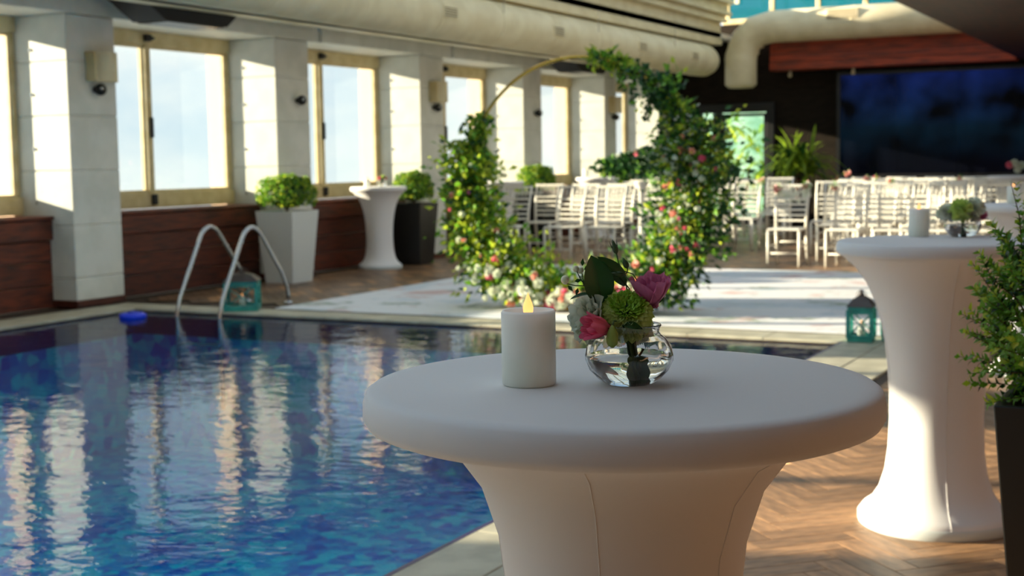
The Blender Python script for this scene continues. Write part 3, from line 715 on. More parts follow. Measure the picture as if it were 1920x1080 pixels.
def lisianthus(label, base, axis, L_, R, mi, n=9, opened=.3, off=Vector((0,0,0))):
    t = thing('lisianthus', base, label, 'flower'); axis = axis.normalized(); a0 = axis.orthogonal().normalized(); a1 = axis.cross(a0)
    O = Vector((0, 0, 0))
    for k in range(n):
        ring_ = 0 if k < n*.4 else (1 if k < n*.72 else 2); a = k*2.399+.3
        s = a0*math.cos(a)+a1*math.sin(a); rr = R*(1, .72, .42)[ring_]; LL = L_*(1, .98, .93)[ring_]
        b = MB(); petal_grid(b, O+s*.002, axis, s, LL*rnd(.92, 1.05), rr*(1.5, 1.35, 1.2)[ring_], rr*.92, rr*opened*(1, .4, .1)[ring_], 0, 8, 8, rr*.13, k, .24)
        b.build('petal', M[mi], t, True)
    cx_ = MB()
    for k in range(5):
        a = k*2*PI/5; s = a0*math.cos(a)+a1*math.sin(a); cx_.leaf(O+s*.003, axis*.9+s*.5, s, L_*.35, L_*.07, fold=.05)
    cx_.build('calyx', M['stem'], t)
    return t
def stem_of(t, pts, r=.0016, mi='stem'):
    o = Vector(t.location); MB().tube([Vector(p)-o for p in pts], r, 8).build('stem', M[mi], t, True)
neck = hp(1182, 655); foot = hp(1196, 722)
# chrysanthemum
mc = hp(1172, 600, -.006)
t = thing('chrysanthemum', mc, 'big lime green pompom bloom at the centre of the foreground vase', 'flower')
ax = (Vector((0, 0, 1))*.75 - fw0*.62 + rt0*.05).normalized(); a0 = ax.orthogonal().normalized(); a1 = ax.cross(a0)
b = MB(); b2 = MB()
for k in range(460):
    f = k/460; th = math.sqrt(f)*PI*.64; a = k*2.39996
    outd = a0*math.cos(a)+a1*math.sin(a)
    d = (ax*math.cos(th) + outd*math.sin(th)).normalized()
    Rr = .0400*(.66+.34*math.sin(min(th, PI/2)))*rnd(.95, 1.04); L_ = .013+.013*f
    sde = (ax*math.sin(th)*1.0 - outd*math.cos(th)) if f > .06 else outd     # towards the heart of the bloom
    dirn = (d + (-sde)*(.15+.35*f) + rvec()*.10).normalized()
    petal_grid(b2 if f < .20 else b, d*(Rr-L_*.92), dirn, -sde, L_, .0060+.0040*f, -.0010, -.004, 0, 2, 4)
b.build('petals', M['greenp'], t)['kind'] = 'stuff'; b2.build('heart_petals', M['greenc'], t)['kind'] = 'stuff'
MB().ball((0, 0, 0), .022, nu=16, nv=10).build('core', M['stem'], t, True)
stem_of(t, [mc, hp(1176, 640), neck, hp(1185, 690), foot], .0028)
# carnations (white, ruffled)
def carnation(label, cn, ax, R, n=30):
    t = thing('carnation', cn, label, 'flower'); ax = ax.normalized(); a0 = ax.orthogonal().normalized(); a1 = ax.cross(a0)
    for k in range(n):
        f = k/n; a = k*2.4; th = .25+1.15*f; d = ax*math.cos(th)+(a0*math.cos(a)+a1*math.sin(a))*math.sin(th)
        b = MB(); petal_grid(b, -ax*R*.35, d, (a0*math.cos(a)+a1*math.sin(a))*.8-ax*.3, R*rnd(1.1, 1.35), R*1.05, R*.10, R*.15, 0, 7, 5, R*.09, k*1.3)
        b.build('petal', M['whitep'], t, True)
    MB().ball(tuple(-ax*R*.5), R*.3, nu=10, nv=8).build('calyx', M['stem'], t, True)
    return t
t = carnation('ruffled white carnation at the left of the foreground bouquet, behind the pink bloom', hp(1108, 606, .002), -rt0*.8-fw0*.35+Vector((0,0,.15)), .035)
stem_of(t, [hp(1125, 606, .004), hp(1155, 630, .003), neck, foot+rt0*.006], .0016)
t = carnation('white carnation tucked low under the lime bloom on the rim of the vase', hp(1196, 622, -.002), rt0*.7-fw0*.7-Vector((0,0,.1)), .022, 20)
stem_of(t, [hp(1192, 626, 0), neck, foot-rt0*.004], .0015)
# lisianthus
t = lisianthus('deep pink bloom opening to the left, front left of the foreground bouquet', hp(1146, 622, -.030), -rt0*.92+Vector((0,0,.20))-fw0*.42, .049, .0165, 'pink', 12, .35)
stem_of(t, [hp(1146, 622, -.030), hp(1160, 632, -.02), neck, foot-rt0*.01], .0014)
t = lisianthus('mauve pink half-open bloom at the right of the foreground bouquet', hp(1224, 588, .008), -rt0*.12+Vector((0,0,1))-fw0*.25, .048, .0250, 'mauve', 14, .30)
stem_of(t, [hp(1224, 588, .008), hp(1205, 615, .006), neck, foot+rt0*.002], .0015)
# green bud
t = thing('flower_bud', hp(1143, 652, -.048), 'pale green closed bud nodding over the rim of the vase', 'bud')
b = MB(); b.lathe([(.002, 0), (.0075, .006), (.0085, .013), (.0072, .022), (.004, .029), (.0015, .033)], 20, mod=lambda a, z: 1+.10*math.cos(5*a+z*120)); b.build('petals', M['budg'], t, True)
b = MB()
for k in range(5):
    a = k*2*PI/5; s = Vector((math.cos(a), math.sin(a), 0)); b.leaf(Vector((0,0,.032))+s*.002, Vector((0,0,-1))+s*.35, s, .02, .003, fold=.05)
b.build('sepals', M['stem'], t)
stem_of(t, [hp(1143, 612, -.048), hp(1146, 604, -.045), hp(1155, 606, -.03), hp(1172, 625, -.012), neck], .0011)
# broad leaves
def broadleaf(label, base, tip, W, nrm, bend=.1, name='broad_leaf'):
    t = thing(name, base, label, 'leaf'); d = (tip-base); L_ = d.length; d.normalize(); sd_ = d.cross(nrm).normalized(); nn = sd_.cross(d)
    b = MB(); n = 12; m_ = 6
    for i in range(n+1):
        s = i/n; w_ = W*.5*(math.sin(PI*s**.85)**.75 if 0 < s < 1 else .01)
        for j in range(m_+1):
            u = -1+2*j/m_; b.v.append(tuple(d*L_*s + nn*(bend*L_*math.sin(PI*s)) + sd_*u*w_ + nn*(abs(u)*w_*.28)))
    for i in range(n):
        for j in range(m_): a = i*(m_+1)+j; b.face([a, a+1, a+m_+2, a+m_+1])
    b.build('blade', M['leafbig'], t, True)
    MB().tube([d*L_*s+nn*(bend*L_*math.sin(PI*s)-.0002) for s in [k/8 for k in range(8)]], [.0011*(1-.1*k) for k in range(8)], 6).build('midrib', M['stem'], t, True)
    return t
t = broadleaf('tall pointed dark green leaf standing at the top of the foreground bouquet', hp(1130, 580, .006), hp(1109, 488, -.004), .046, -fw0+rt0*.25, .03)
stem_of(t, [hp(1130, 580, .006), hp(1155, 620, .004), neck], .0013)
t = broadleaf('second dark green leaf leaning right behind the tall one', hp(1176, 548, .020), hp(1122, 492, .012), .026, -fw0+Vector((0,0,.8)), .06)
stem_of(t, [hp(1176, 548, .02), hp(1182, 600, .012), neck], .0012)
t = broadleaf('narrow dark leaf poking out left above the white carnation', hp(1112, 560, .0), hp(1069, 569, -.006), .010, -fw0*.4+Vector((0,0,1)), .08); stem_of(t, [hp(1112, 560), hp(1140, 590, .01), neck], .001)
t = broadleaf('small dark leaf lying under the front of the lime bloom', hp(1162, 612, -.040), hp(1198, 620, -.042), .013, -fw0*.7+Vector((0,0,.7)), .10); stem_of(t, [hp(1162, 612, -.040), hp(1172, 630, -.02), neck], .001)
t = broadleaf('round green leaf edge at the far right of the foreground bouquet', hp(1222, 580, .015), hp(1246, 566, .018), .012, -fw0, .05); stem_of(t, [hp(1222, 580, .015), hp(1200, 620, .01), neck], .001)
t = broadleaf('broad leaf under water in the foreground vase', hp(1190, 676, -.004), hp(1190, 722, -.010), .028, -fw0, .02); stem_of(t, [hp(1190, 676, -.004), neck], .0014)
# bud sprigs
def bud(label, base, d, L_, path):
    t = thing('bud_sprig', base, label, 'bud'); d = d.normalized()
    pts = [d*L_*s for s in (0, .15, .35, .6, .85, 1)]; MB().tube(pts, [.0012, .0038, .0046, .0034, .0014, .0003], 10).build('bud', M['stem'], t, True)
    b = MB(); o = d.orthogonal().normalized()
    for k in range(4):
        s = (Matrix.Rotation(k*PI/2, 3, d) @ o); b.leaf(s*.001, d+s*.28, s, L_*1.05, .002, fold=.02)
    b.build('sepals', M['leafd'], t); stem_of(t, path, .0009); return t
bud('slim green bud at the very top of the foreground bouquet', hp(1157, 487, .006), -rt0*.28+Vector((0,0,1)), .022, [hp(1157, 487, .006), hp(1160, 503, .006), hp(1168, 518, .004), hp(1186, 524, 0), hp(1199, 545, -.002), hp(1198, 556, -.004)])
bud('small green bud just right of the top bud', hp(1177, 514, .006), -rt0*.42+Vector((0,0,1)), .017, [hp(1177, 514, .006), hp(1176, 522, .004), hp(1163, 528, .008), hp(1180, 552, .010), hp(1184, 600, .01)])
bud('thin bud lying across the stems above the lime bloom', hp(1170, 526, .004), -rt0*1+Vector((0,0,.12)), .022, [hp(1170, 526, .004), hp(1184, 540, .0), hp(1188, 552, -.004)])
# berries
t = thing('berry_sprig', hp(1100, 545, .004), 'sprig of cream berries at the upper left of the foreground bouquet', 'berries'); o_ = Vector(t.location)
for k, (x, y, r_) in enumerate(((1061, 533, .0061), (1081, 513, .0046), (1090, 516, .0048), (1091, 531, .0040), (1101, 540, .0040))):
    p = hp(x, y, .002*k)-o_; MB().ball(tuple(p), r_, r_, r_*1.08, 16, 10).build('berry', M['berry'], t, True)
    MB().tube([p-Vector((0,0,r_*.9))+rt0*.002, p*.5-Vector((0,0,.004)), Vector((0,0,0))], .0008, 6).build('stalk', M['stem'], t, True)
b = MB()
for (x, y, dx, dy) in ((1066, 543, .5, -.6), (1078, 536, 1, .2), (1096, 515, .8, .6), (1085, 548, -.3, -1), (1093, 508, .1, 1), (1108, 524, .3, 1)):
    b.leaf(hp(x, y)-o_, rt0*dx+Vector((0,0,dy)), -fw0, .012, .006, fold=.1)
b.build('leaves', M['leafd'], t); stem_of(t, [o_, hp(1130, 590, .01), neck, foot-rt0*.006], .0012)
t = thing('stem_bundle', hp(1182, 650), 'bundle of cut stems tied together inside the foreground vase', 'stems'); o_ = Vector(t.location)
for k in range(7):
    a = k*.9; dx = math.cos(a)*.007; dz_ = math.sin(a)*.007
    MB().tube([hp(1176, 636, 0)+rt0*dx-o_, neck+rt0*dx*.7+fw0*dz_*.7-o_, hp(1187, 690)+rt0*dx*.8+fw0*dz_-o_, foot+rt0*dx*1.8+fw0*dz_*1.8-o_], .0027, 8).build('stem', M['stem' if k % 2 else 'leafd'], t, True)
MB().tube([hp(1193, 680, -.008)-o_, hp(1200, 668, -.010)-o_, hp(1203, 662, -.010)-o_], [.0018, .0016, .002], 8).build('side_twig', M['twig'], t, True)
# bouquets of the second table and others
def posy(loc, label, items):
    t = thing('flower_posy', loc, label, 'flowers')
    for (dx, dz_, dy, r_, mk) in items:
        g = MB(); cn = rt0*dx+Vector((0,0,dz_))+fw0*dy
        for k in range(150):
            d = rvec(); d = (d+Vector((0,0,.5))-fw0*.4).normalized(); g.leaf(cn+d*r_*.45, d, -d.orthogonal(), r_*.60, r_*.55, fold=.1)
        g.ball(tuple(cn), r_*.62, nu=12, nv=8)
        g.build('bloom', M[mk], t)
    st = MB()
    for k in range(5): st.tube([Vector((0,0,.075))+rvec()*.01, Vector((0,0,.045)), Vector((0,0,.01))+rvec()*.012], .003, 6)
    st.build('stems', M['stem'], t)
    return t
posy(V2, 'lime and white blooms in the glass bowl on the second table', [(-.016, .102, -.02, .052, 'greenp'), (.040, .106, 0, .052, 'whitep'), (-.062, .090, .01, .042, 'whitep'), (.078, .084, .01, .024, 'mauve'), (0, .095, .04, .045, 'whitep')])
posy(V3, 'little red and green blooms in the vase by the wooden parapet', [(-.03, .11, 0, .028, 'pink'), (.02, .13, 0, .03, 'greenp'), (.05, .11, 0, .024, 'peachf'), (0, .10, .02, .03, 'leafd')])
posy(Vector((-2.45, 20.3, 1.1)), 'pale pink blooms on the far table at the right edge', [(-.05, .17, 0, .06, 'whitep'), (-.12, .15, 0, .05, 'pink'), (.05, .14, 0, .06, 'whitep'), (0, .08, 0, .05, 'whitep')])
t7f = Vector((-9.95, 19.0, 1.1)); posy(t7f, 'white blooms on the table hidden behind the left of the ring', [(0, .10, 0, .06, 'whitep'), (.07, .08, 0, .05, 'whitep'), (-.05, .13, 0, .04, 'leafd')])

# ---------------------------------------------------------------- shrubs and planters
lf1 = MB().leaf(Vector((0,0,0)), Vector((1,0,0)), Vector((0,0,1)), 1, .62, fold=.18).mesh('leaf', M['leaf'])
lf2 = MB().leaf(Vector((0,0,0)), Vector((1,0,0)), Vector((0,0,1)), 1, .62, fold=.18).mesh('leaf_yellow', M['leafy'])
def shrub(t, cn, rx, ry, rz, n, ls, mats=('leaf', 'leafy', 'leafd'), wts=(5, 3, 2), bumps=.12, square=0):
    b = MB(); cn = Vector(cn)
    for k in range(n):
        d = rvec()
        if d.z < -.55: d.z = -d.z
        q = Vector((d.x*rx, d.y*ry, d.z*rz))*(1+bumps*noise.noise(d*3.1+cn)*1.6)
        f = 1-.35*random.random()**2.2; p = cn+q*f
        dr = (d+rvec()*.9+Vector((0,0,.25))).normalized()
        mi = random.choices(range(len(mats)), wts)[0]
        b.leaf(p, dr, (d+rvec()*.6), ls*rnd(.7, 1.2), ls*.62, mi)
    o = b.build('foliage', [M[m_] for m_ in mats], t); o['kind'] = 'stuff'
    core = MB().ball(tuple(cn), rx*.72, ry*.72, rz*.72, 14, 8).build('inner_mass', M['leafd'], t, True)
    return o
def planter(loc, w0, w1, h, mk, label):
    t = thing('planter', loc, label, 'planter')
    b = MB(); b.frustum(w0, w1, 0, h)
    # hollow top
    b.f.pop(1); b.mi.pop(1); v0 = len(b.v); i_ = w1/2-.02
    b.v += [(-i_, -i_, h), (i_, -i_, h), (i_, i_, h), (-i_, i_, h), (-i_, -i_, h-.05), (i_, -i_, h-.05), (i_, i_, h-.05), (-i_, i_, h-.05)]
    for k in range(4): b.face([4+k, 4+(k+1) % 4, v0+(k+1) % 4, v0+k]); b.face([v0+k, v0+(k+1) % 4, v0+4+(k+1) % 4, v0+4+k])
    b.build('pot', M[mk], t, bevel=.004)
    s = MB(); s.v = [(-i_, -i_, h-.04), (i_, -i_, h-.04), (i_, i_, h-.04), (-i_, i_, h-.04)]; s.face([0, 1, 2, 3]); s.build('soil', M['soil'], t)
    return t
planter((-9.93, 13.42, 0), .40, .54, .865, 'planterw', 'tall tapered white planter beside the pool ladder')
t = thing('box_shrub', (-9.93, 13.42, .83), 'clipped round box shrub in the white planter', 'shrub'); shrub(t, (0, 0, .22), .35, .34, .225, 2600, .045)
MB().tube([(0, 0, 0), (0, 0, .2)], .02, 8).build('trunk', M['twig'], t)
planter((-9.93, 16.36, 0), .38, .50, .855, 'planterb', 'tall tapered black planter right of the lone cocktail table')
t = thing('box_shrub', (-9.93, 16.36, .82), 'round yellow-green box shrub in the black planter left of the ring', 'shrub'); shrub(t, (0, 0, .22), .26, .30, .235, 2200, .045)
MB().tube([(0, 0, 0), (0, 0, .2)], .02, 8).build('trunk', M['twig'], t)
planter((-9.90, 20.2, 0), .38, .50, .86, 'planterb', 'black planter behind the left side of the ring')
t = thing('box_shrub', (-9.90, 20.2, .82), 'round box shrub seen through the upper left of the ring', 'shrub'); shrub(t, (0, 0, .25), .30, .30, .25, 2000, .05)
MB().tube([(0, 0, 0), (0, 0, .2)], .02, 8).build('trunk', M['twig'], t)
planter((-9.90, 23.6, 0), .38, .50, .86, 'planterb', 'black planter behind the far table in the ring')
t = thing('box_shrub', (-9.90, 23.6, .82), 'round box shrub behind the far table seen through the ring', 'shrub'); shrub(t, (0, 0, .25), .30, .30, .25, 1800, .05)
MB().tube([(0, 0, 0), (0, 0, .2)], .02, 8).build('trunk', M['twig'], t)
planter((-2.05, 21.2, 0), .38, .50, .86, 'planterb', 'planter at the far right behind the chairs')
t = thing('box_shrub', (-2.05, 21.2, .82), 'dark round shrub at the far right edge above the tables', 'shrub'); shrub(t, (0, 0, .34), .30, .30, .34, 1500, .05, wts=(2, 1, 5))
MB().tube([(0, 0, 0), (0, 0, .3)], .02, 8).build('trunk', M['twig'], t)
# foreground shrub at the right edge
planter((-.245, 3.52, 0), .27, .40, .84, 'planterb', 'black tapered planter at the lower right corner')
t = thing('box_shrub', (-.245, 3.52, .80), 'leafy bright green box shrub at the right edge, in the near black planter', 'shrub')
cn = Vector((.0, .0, .20)); R_ = Vector((.31, .27, .33))
camd = (Vector((0, 0, HC))-Vector(t.location)).normalized()
b = MB(); tw = MB(); single = []
def put(p, d, n_, L_, mi):
    single.append((p, d, n_, L_, mi))
for k in range(620):
    d = rvec()
    if d.z < -.75: d.z *= -1
    base = cn + Vector((d.x*R_.x, d.y*R_.y, d.z*R_.z))*.62
    g = (d*1.0+Vector((0,0,.9))+rvec()*.5).normalized(); SL = rnd(.09, .17)
    tip = base+g*SL; tw.tube([base, base+g*SL*.5+rvec()*.006, tip], [.0018, .0013, .0006], 4)
    m_ = int(SL/.011)
    for i in range(2, m_):
        p = base+g*SL*i/m_
        for sgn in (-1, 1):
            a = g.orthogonal().normalized(); a = Matrix.Rotation(i*1.57+k, 3, g) @ a; dd = (a*sgn+g*.8).normalized()
            put(p, dd, g, rnd(.018, .028), 1 if i > m_-3 else (0 if random.random() < .75 else 2))
for (bx, by, bz, gx, gz, SL) in ((-.155, -.06, .36, -.1, 1, .20),):
    base = Vector((bx, by, bz)); g = Vector((gx, 0, gz)).normalized(); tw.tube([base, base+g*SL*.6, base+g*SL+Vector((-.012, 0, -.004))], [.002, .0015, .0007], 5)
    for i in range(int(SL/.014)):
        p = base+g*(i*.014+.01)
        for sgn in (-1, 1):
            a = Matrix.Rotation(i*1.57+.6, 3, g) @ g.orthogonal().normalized(); put(p, (a*sgn+g*.7), g, .020, 1 if i > 8 else 0)
single.sort(key=lambda s: (s[0]-cn).dot(camd - rt0*1.1), reverse=True)
for k, (p, d, n_, L_, mi) in enumerate(single):
    if k < 300:
        d = d.normalized(); sd_ = d.cross(n_).normalized(); nn = sd_.cross(d); mt = Matrix((d, -sd_, nn)).transposed()
        inst('leaf', lf2 if mi == 1 and k % 3 == 0 else lf1, t, p, mt.to_euler(), (L_, L_, L_))
    else: b.leaf(p, d, n_, L_, L_*.62, 0 if mi == 1 and k % 2 else mi, fold=.18)
b.build('foliage', [M['leaf'], M['leafy'], M['leafd']], t)['kind'] = 'stuff'
tw.build('twigs', M['twig'], t)['kind'] = 'stuff'
# strap-leaved plant by the door
t = thing('yucca_plant', (-7.10, 25.85, 0), 'big strap-leaved green plant between the glass door and the screen', 'plant')
planter_h = .62
b = MB(); b.lathe([(.20, 0), (.28, planter_h), (.25, planter_h), (.24, planter_h-.05), (.001, planter_h-.05)], 24); b.build('pot', M['planterb'], t, True)
MB().tube([(0, 0, .5), (.03, 0, .9), (0, .02, 1.25)], .05, 10).build('trunk', M['twig'], t)
for k in range(190):
    a = rnd(0, 2*PI); el_ = rnd(.2, 1.45); d = Vector((math.cos(a)*math.cos(el_), math.sin(a)*math.cos(el_), math.sin(el_)))
    b = MB(); strap(b, (d.x*.05+rnd(-.25, .25), d.y*.05, rnd(1.0, 1.5)), d, rnd(.5, .9), rnd(.06, .10), rnd(.2, 1.1), 0, 5); b.build('leaf', M['palm'] if random.random() < .75 else M['leafd'], t)
# tall dark flower arrangement behind the ring
t = thing('tall_arrangement', (-6.72, 16.85, 0), 'wide dark green floral arrangement on a white stand behind the ring', 'flowers')
MB().lathe([(.16, 0), (.17, .02), (.05, .05), (.035, .3), (.035, 1.0), (.10, 1.10), (.11, 1.12), (.001, 1.12)], 24).build('stand', M['chair'], t, True)
shrub(t, (0, 0, 1.30), .50, .34, .17, 2200, .09, ('leafd', 'leafbig', 'leaf'), (6, 4, 1), .35)
for k in range(12):
    a = k*2.4; p = Vector((math.cos(a)*.47, math.sin(a)*.3, 1.30+rnd(-.1, .2))); g = MB()
    for j in range(16): d = rvec(); g.leaf(p+d*.01, d, d.orthogonal(), .035, .025)
    g.build('bloom', M[random.choice(('pink', 'whitep', 'peachf'))], t)
t = thing('leafy_plant', (-8.55, 25.9, 0), 'dark leafy plant standing in front of the glass door', 'plant')
b = MB(); b.lathe([(.17, 0), (.22, .4), (.19, .4), (.001, .36)], 20); b.build('pot', M['planterb'], t, True)
MB().tube([(0, 0, .3), (0, 0, .9)], .03, 8).build('trunk', M['twig'], t)
shrub(t, (-.1, 0, .85), .30, .34, .45, 900, .13, ('leafd', 'leaf', 'leafy'), (6, 2, 1), .3)

# ---------------------------------------------------------------- chairs
ch = empty('chiavari_chair', (0, 0, 0))
def tb(pts, r, name, n=8, par=ch, sm=True): return MB().tube(pts, r, n).build(name, M['chair'], par, sm)
SW = .205
MB().box(-.215, .215, -.21, .20, .462, .492, bev=.012).build('seat', M['chair'], ch)
for sx_ in (-1, 1):
    tb([(sx_*SW, -.19, 0), (sx_*SW, -.19, .20), (sx_*SW, -.19, .46)], [.015, .019, .021], 'leg')
    tb([(sx_*(SW-.005), .27, 0), (sx_*(SW-.005), .22, .22), (sx_*(SW-.005), .185, .47)], [.014, .018, .020], 'leg')
    tb([(sx_*(SW-.005), .185, .46), (sx_*(SW), .20, .70), (sx_*(SW+.008), .25, .90), (sx_*(SW+.014), .31, 1.05)], [.020, .019, .018, .017], 'back_post')
    tb([(sx_*(SW-.003), -.19, .26), (sx_*(SW-.003), .20, .26)], .010, 'stretcher', 6)
tb([(-SW, -.19, .17), (SW, -.19, .17)], .010, 'stretcher', 6); tb([(-SW, .21, .30), (SW, .21, .30)], .010, 'stretcher', 6)
MB().box(-.225, .225, .285, .315, 1.015, 1.05, bev=.008).build('top_rail', M['chair'], ch)
for z, y in ((.86, .238), (.79, .221), (.72, .205), (.65, .198), (.58, .194)):
    MB().box(-.20, .20, y-.009, y+.009, z-.013, z+.013, bev=.004).build('slat', M['chair'], ch)
for k in range(6):
    x = -.143+.0572*k; tb([(x, .238, .86), (x, .298, 1.02)], .0085, 'spindle', 6)
tag(ch, '', 'chair', 'white chiavari chairs set out in rows')
posm = []
chairs = []
rows_r = [(17.50, [(-4.94, .02), (-4.17, -.06), (-3.58, .05), (-2.98, -.03), (-2.40, .04), (-1.85, 0)]),
          (18.62, [(-4.58, 0), (-4.02, .03), (-3.45, -.03), (-2.88, .02), (-2.3, 0), (-1.75, .03)]),
          (19.65, [(-4.95, .05), (-4.42, 0), (-3.85, -.04), (-3.3, .02), (-2.72, 0)]),
          (20.7, [(-4.9, 0), (-4.3, .04), (-3.75, -.02), (-3.22, .03)]),
          (21.75, [(-5.15, -.05), (-4.6, .03), (-4.05, 0), (-3.5, .02), (-2.95, -.03)]),
          (22.9, [(-5.2, .02), (-4.62, 0), (-4.02, -.04), (-3.4, .03), (-2.8, .35)])]
rows_l = [(17.48, [(-9.0, .05), (-8.15, -.04), (-7.52, .03), (-6.85, 0)]),
          (18.75, [(-9.1, .02), (-8.5, -.03), (-7.9, .03), (-7.25, 0), (-6.65, .03)]),
          (20.35, [(-8.9, 0), (-8.3, .04), (-7.0, -.02), (-6.45, .03)]),
          (21.9, [(-8.8, .05), (-8.2, 0), (-7.55, .02), (-6.95, -.04), (-6.4, 0)]),
          (23.2, [(-8.5, .05), (-7.6, 0), (-6.75, .02)])]
sid = ['first', 'second', 'third', 'fourth', 'fifth', 'last']
num = ['first', 'second', 'third', 'fourth', 'fifth', 'sixth']
first = True
for side, rows in (('right', rows_r), ('left', rows_l)):
    for ri, (y, xs) in enumerate(rows):
        for ci, (x, rz) in enumerate(xs):
            o = ch if first else copy_tree(ch); first = False
            o.location = (x, y, 0); o.rotation_euler = (0, 0, rz)
            rown = 'front' if ri == 0 else ('rearmost' if ri == len(rows)-1 else sid[ri])
            o['label'] = 'white chiavari chair, %s from the left in the %s row of the %s seat block' % (num[ci], rown, side)
            if side == 'left': o['label'] = 'white chiavari chair, %s from the left in the %s row behind the ring' % (num[ci], rown)
            chairs.append((side, ri, ci, x, y, rz))
# flower posies tied to some chairs
def chair_posy(x, y, z, lab, cols, s=1.0):
    t = thing('chair_posy', (x, y, z), lab, 'flowers', 'small pink posies tied on the chairs')
    for k in range(5):
        p = rvec()*.035*s; g = MB()
        for j in range(14): d = rvec(); g.leaf(p+d*.006, d, d.orthogonal(), .036*s, .03*s)
        g.build('bloom', M[cols[k % len(cols)]], t)
    g = MB()
    for j in range(14): d = rvec(); g.leaf(Vector((0,0,0)), d, d.orthogonal(), .09*s, .025*s)
    g.build('leaves', M['leaf'], t)
CP = [(-5.14, 17.72, 1.0, 'pink posy on the left post of the front chair nearest the aisle', ('pinkp', 'pinkp')), (-4.75, 17.74, 1.04, 'pink posy on the right post of the front chair nearest the aisle', ('pinkp', 'whitep')),
      (-4.38, 17.76, 1.03, 'peach posy on the second front-row chair', ('pinkp', 'whitep')), (-4.70, 20.98, 1.05, 'pink posy on a fourth-row chair left of the screen', ('pinkp', 'whitep')),
      (-4.8, 22.06, 1.05, 'pink posy on a fifth-row chair below the screen', ('pink', 'whitep')), (-3.35, 21.0, 1.05, 'round pink posy over the middle of the right seat block', ('pinkp', 'whitep')),
      (-6.22, 20.6, 1.05, 'pink posy on the chair just right of the ring', ('pinkp', 'whitep')), (-5.45, 22.1, 1.05, 'peach posy at the aisle end of the fifth row', ('peachf', 'leafd')), (-5.5, 23.1, 1.12, 'rust and pink posy at the aisle end of the rearmost row', ('pinkp', 'pinkp')),
      (-3.9, 18.85, 1.05, 'pale peach posy on the second row', ('pinkp', 'whitep'))]
for a in CP: chair_posy(*a)
# tulle bow on the front aisle chair
t = thing('tulle_bow', (-4.94, 17.72, .90), 'white tulle draped on the back of the front aisle chair', 'ribbon')
b = MB()
for k in range(60):
    d = Vector((rnd(-1, 1), rnd(.02, .1), rnd(-.5, .3))); b.leaf(Vector((rnd(-.2, .2), .02, rnd(-.05, .08))), d, Vector((0, 1, 0)), .08, .05)
b.build('gauze', M['whitep'], t)

# ---------------------------------------------------------------- lanterns
def lantern(loc, label, w_, h, rz, roof='dome'):
    t = thing('lantern', loc, label, 'lantern', None, rz); hw = w_/2
    MB().box(-hw, hw, -hw, hw, 0, .035, bev=.004).build('base', M['teal'], t)
    MB().box(-hw*.96, hw*.96, -hw*.96, hw*.96, h-.03, h, bev=.004).build('top_frame', M['teal'], t)
    for a, b_ in ((-1,-1),(1,-1),(1,1),(-1,1)):
        MB().box(a*hw*.92-.014, a*hw*.92+.014, b_*hw*.92-.014, b_*hw*.92+.014, .03, h-.025).build('post', M['teal'], t)
    for k in range(4):
        g = Matrix.Rotation(k*PI/2, 3, 'Z'); m_ = MB(); f = hw*.92; s_ = hw*.86
        for pa, pb in (((-s_, -f, .05), (s_, -f, h-.05)), ((s_, -f, .05), (-s_, -f, h-.05))): m_.tube([g @ Vector(pa), g @ Vector(pb)], .006, 6)
        for pa, pb in (((-s_, -f, .045), (s_, -f, .045)), ((-s_, -f, h-.045), (s_, -f, h-.045))): m_.tube([g @ Vector(pa), g @ Vector(pb)], .011, 6)
        m_.build('lattice', M['teal'], t)
        p = MB(); q = [g @ Vector(v_) for v_ in ((-s_, -f+.004, .04), (s_, -f+.004, .04), (s_, -f+.004, h-.04), (-s_, -f+.004, h-.04))]; p.v = [tuple(v_) for v_ in q]; p.face([0, 1, 2, 3]); p.build('pane', M['clearpane'], t)
    b = MB(); 
    for r0_, r1_, z0, z1 in ((hw*1.06, hw*.92, h, h+.02), (hw*.92, hw*.66, h+.02, h+.055), (hw*.66, hw*.25, h+.055, h+.08)): b.frustum(r0_*2, r1_*2, z0, z1)
    b.build('roof', M['zinc'], t); MB().lathe([(.03, h+.075), (.018, h+.10), (.010, h+.125), (.001, h+.13)], 12).build('finial', M['zinc'], t, True)
    MB().tube([(hw*.4*math.cos(a), 0, h+.075+.05*math.sin(a)) for a in [PI*k/8 for k in range(9)]], .003, 6).build('handle', M['zinc'], t)
    MB().lathe([(.028, .035), (.028, .13), (.001, .132)], 16).build('candle', M['candle'], t, True)
    MB().lathe([(.004, .132), (.008, .145), (.001, .165)], 10).build('flame', M['flame'], t, True)
    return t
lantern((-2.375, 10.47, .004), 'teal lantern with lit candle at the far right pool corner, in full view', .19, .27, .08)
lantern((-2.12, 10.66, .0145) if False else (-2.155, 10.62, .004), 'teal lantern half hidden by the second cocktail table', .19, .27, .25)
lantern((-8.46, 10.66, .004), 'wide teal lantern on the coping behind the pool ladder', .33, .29, .55)

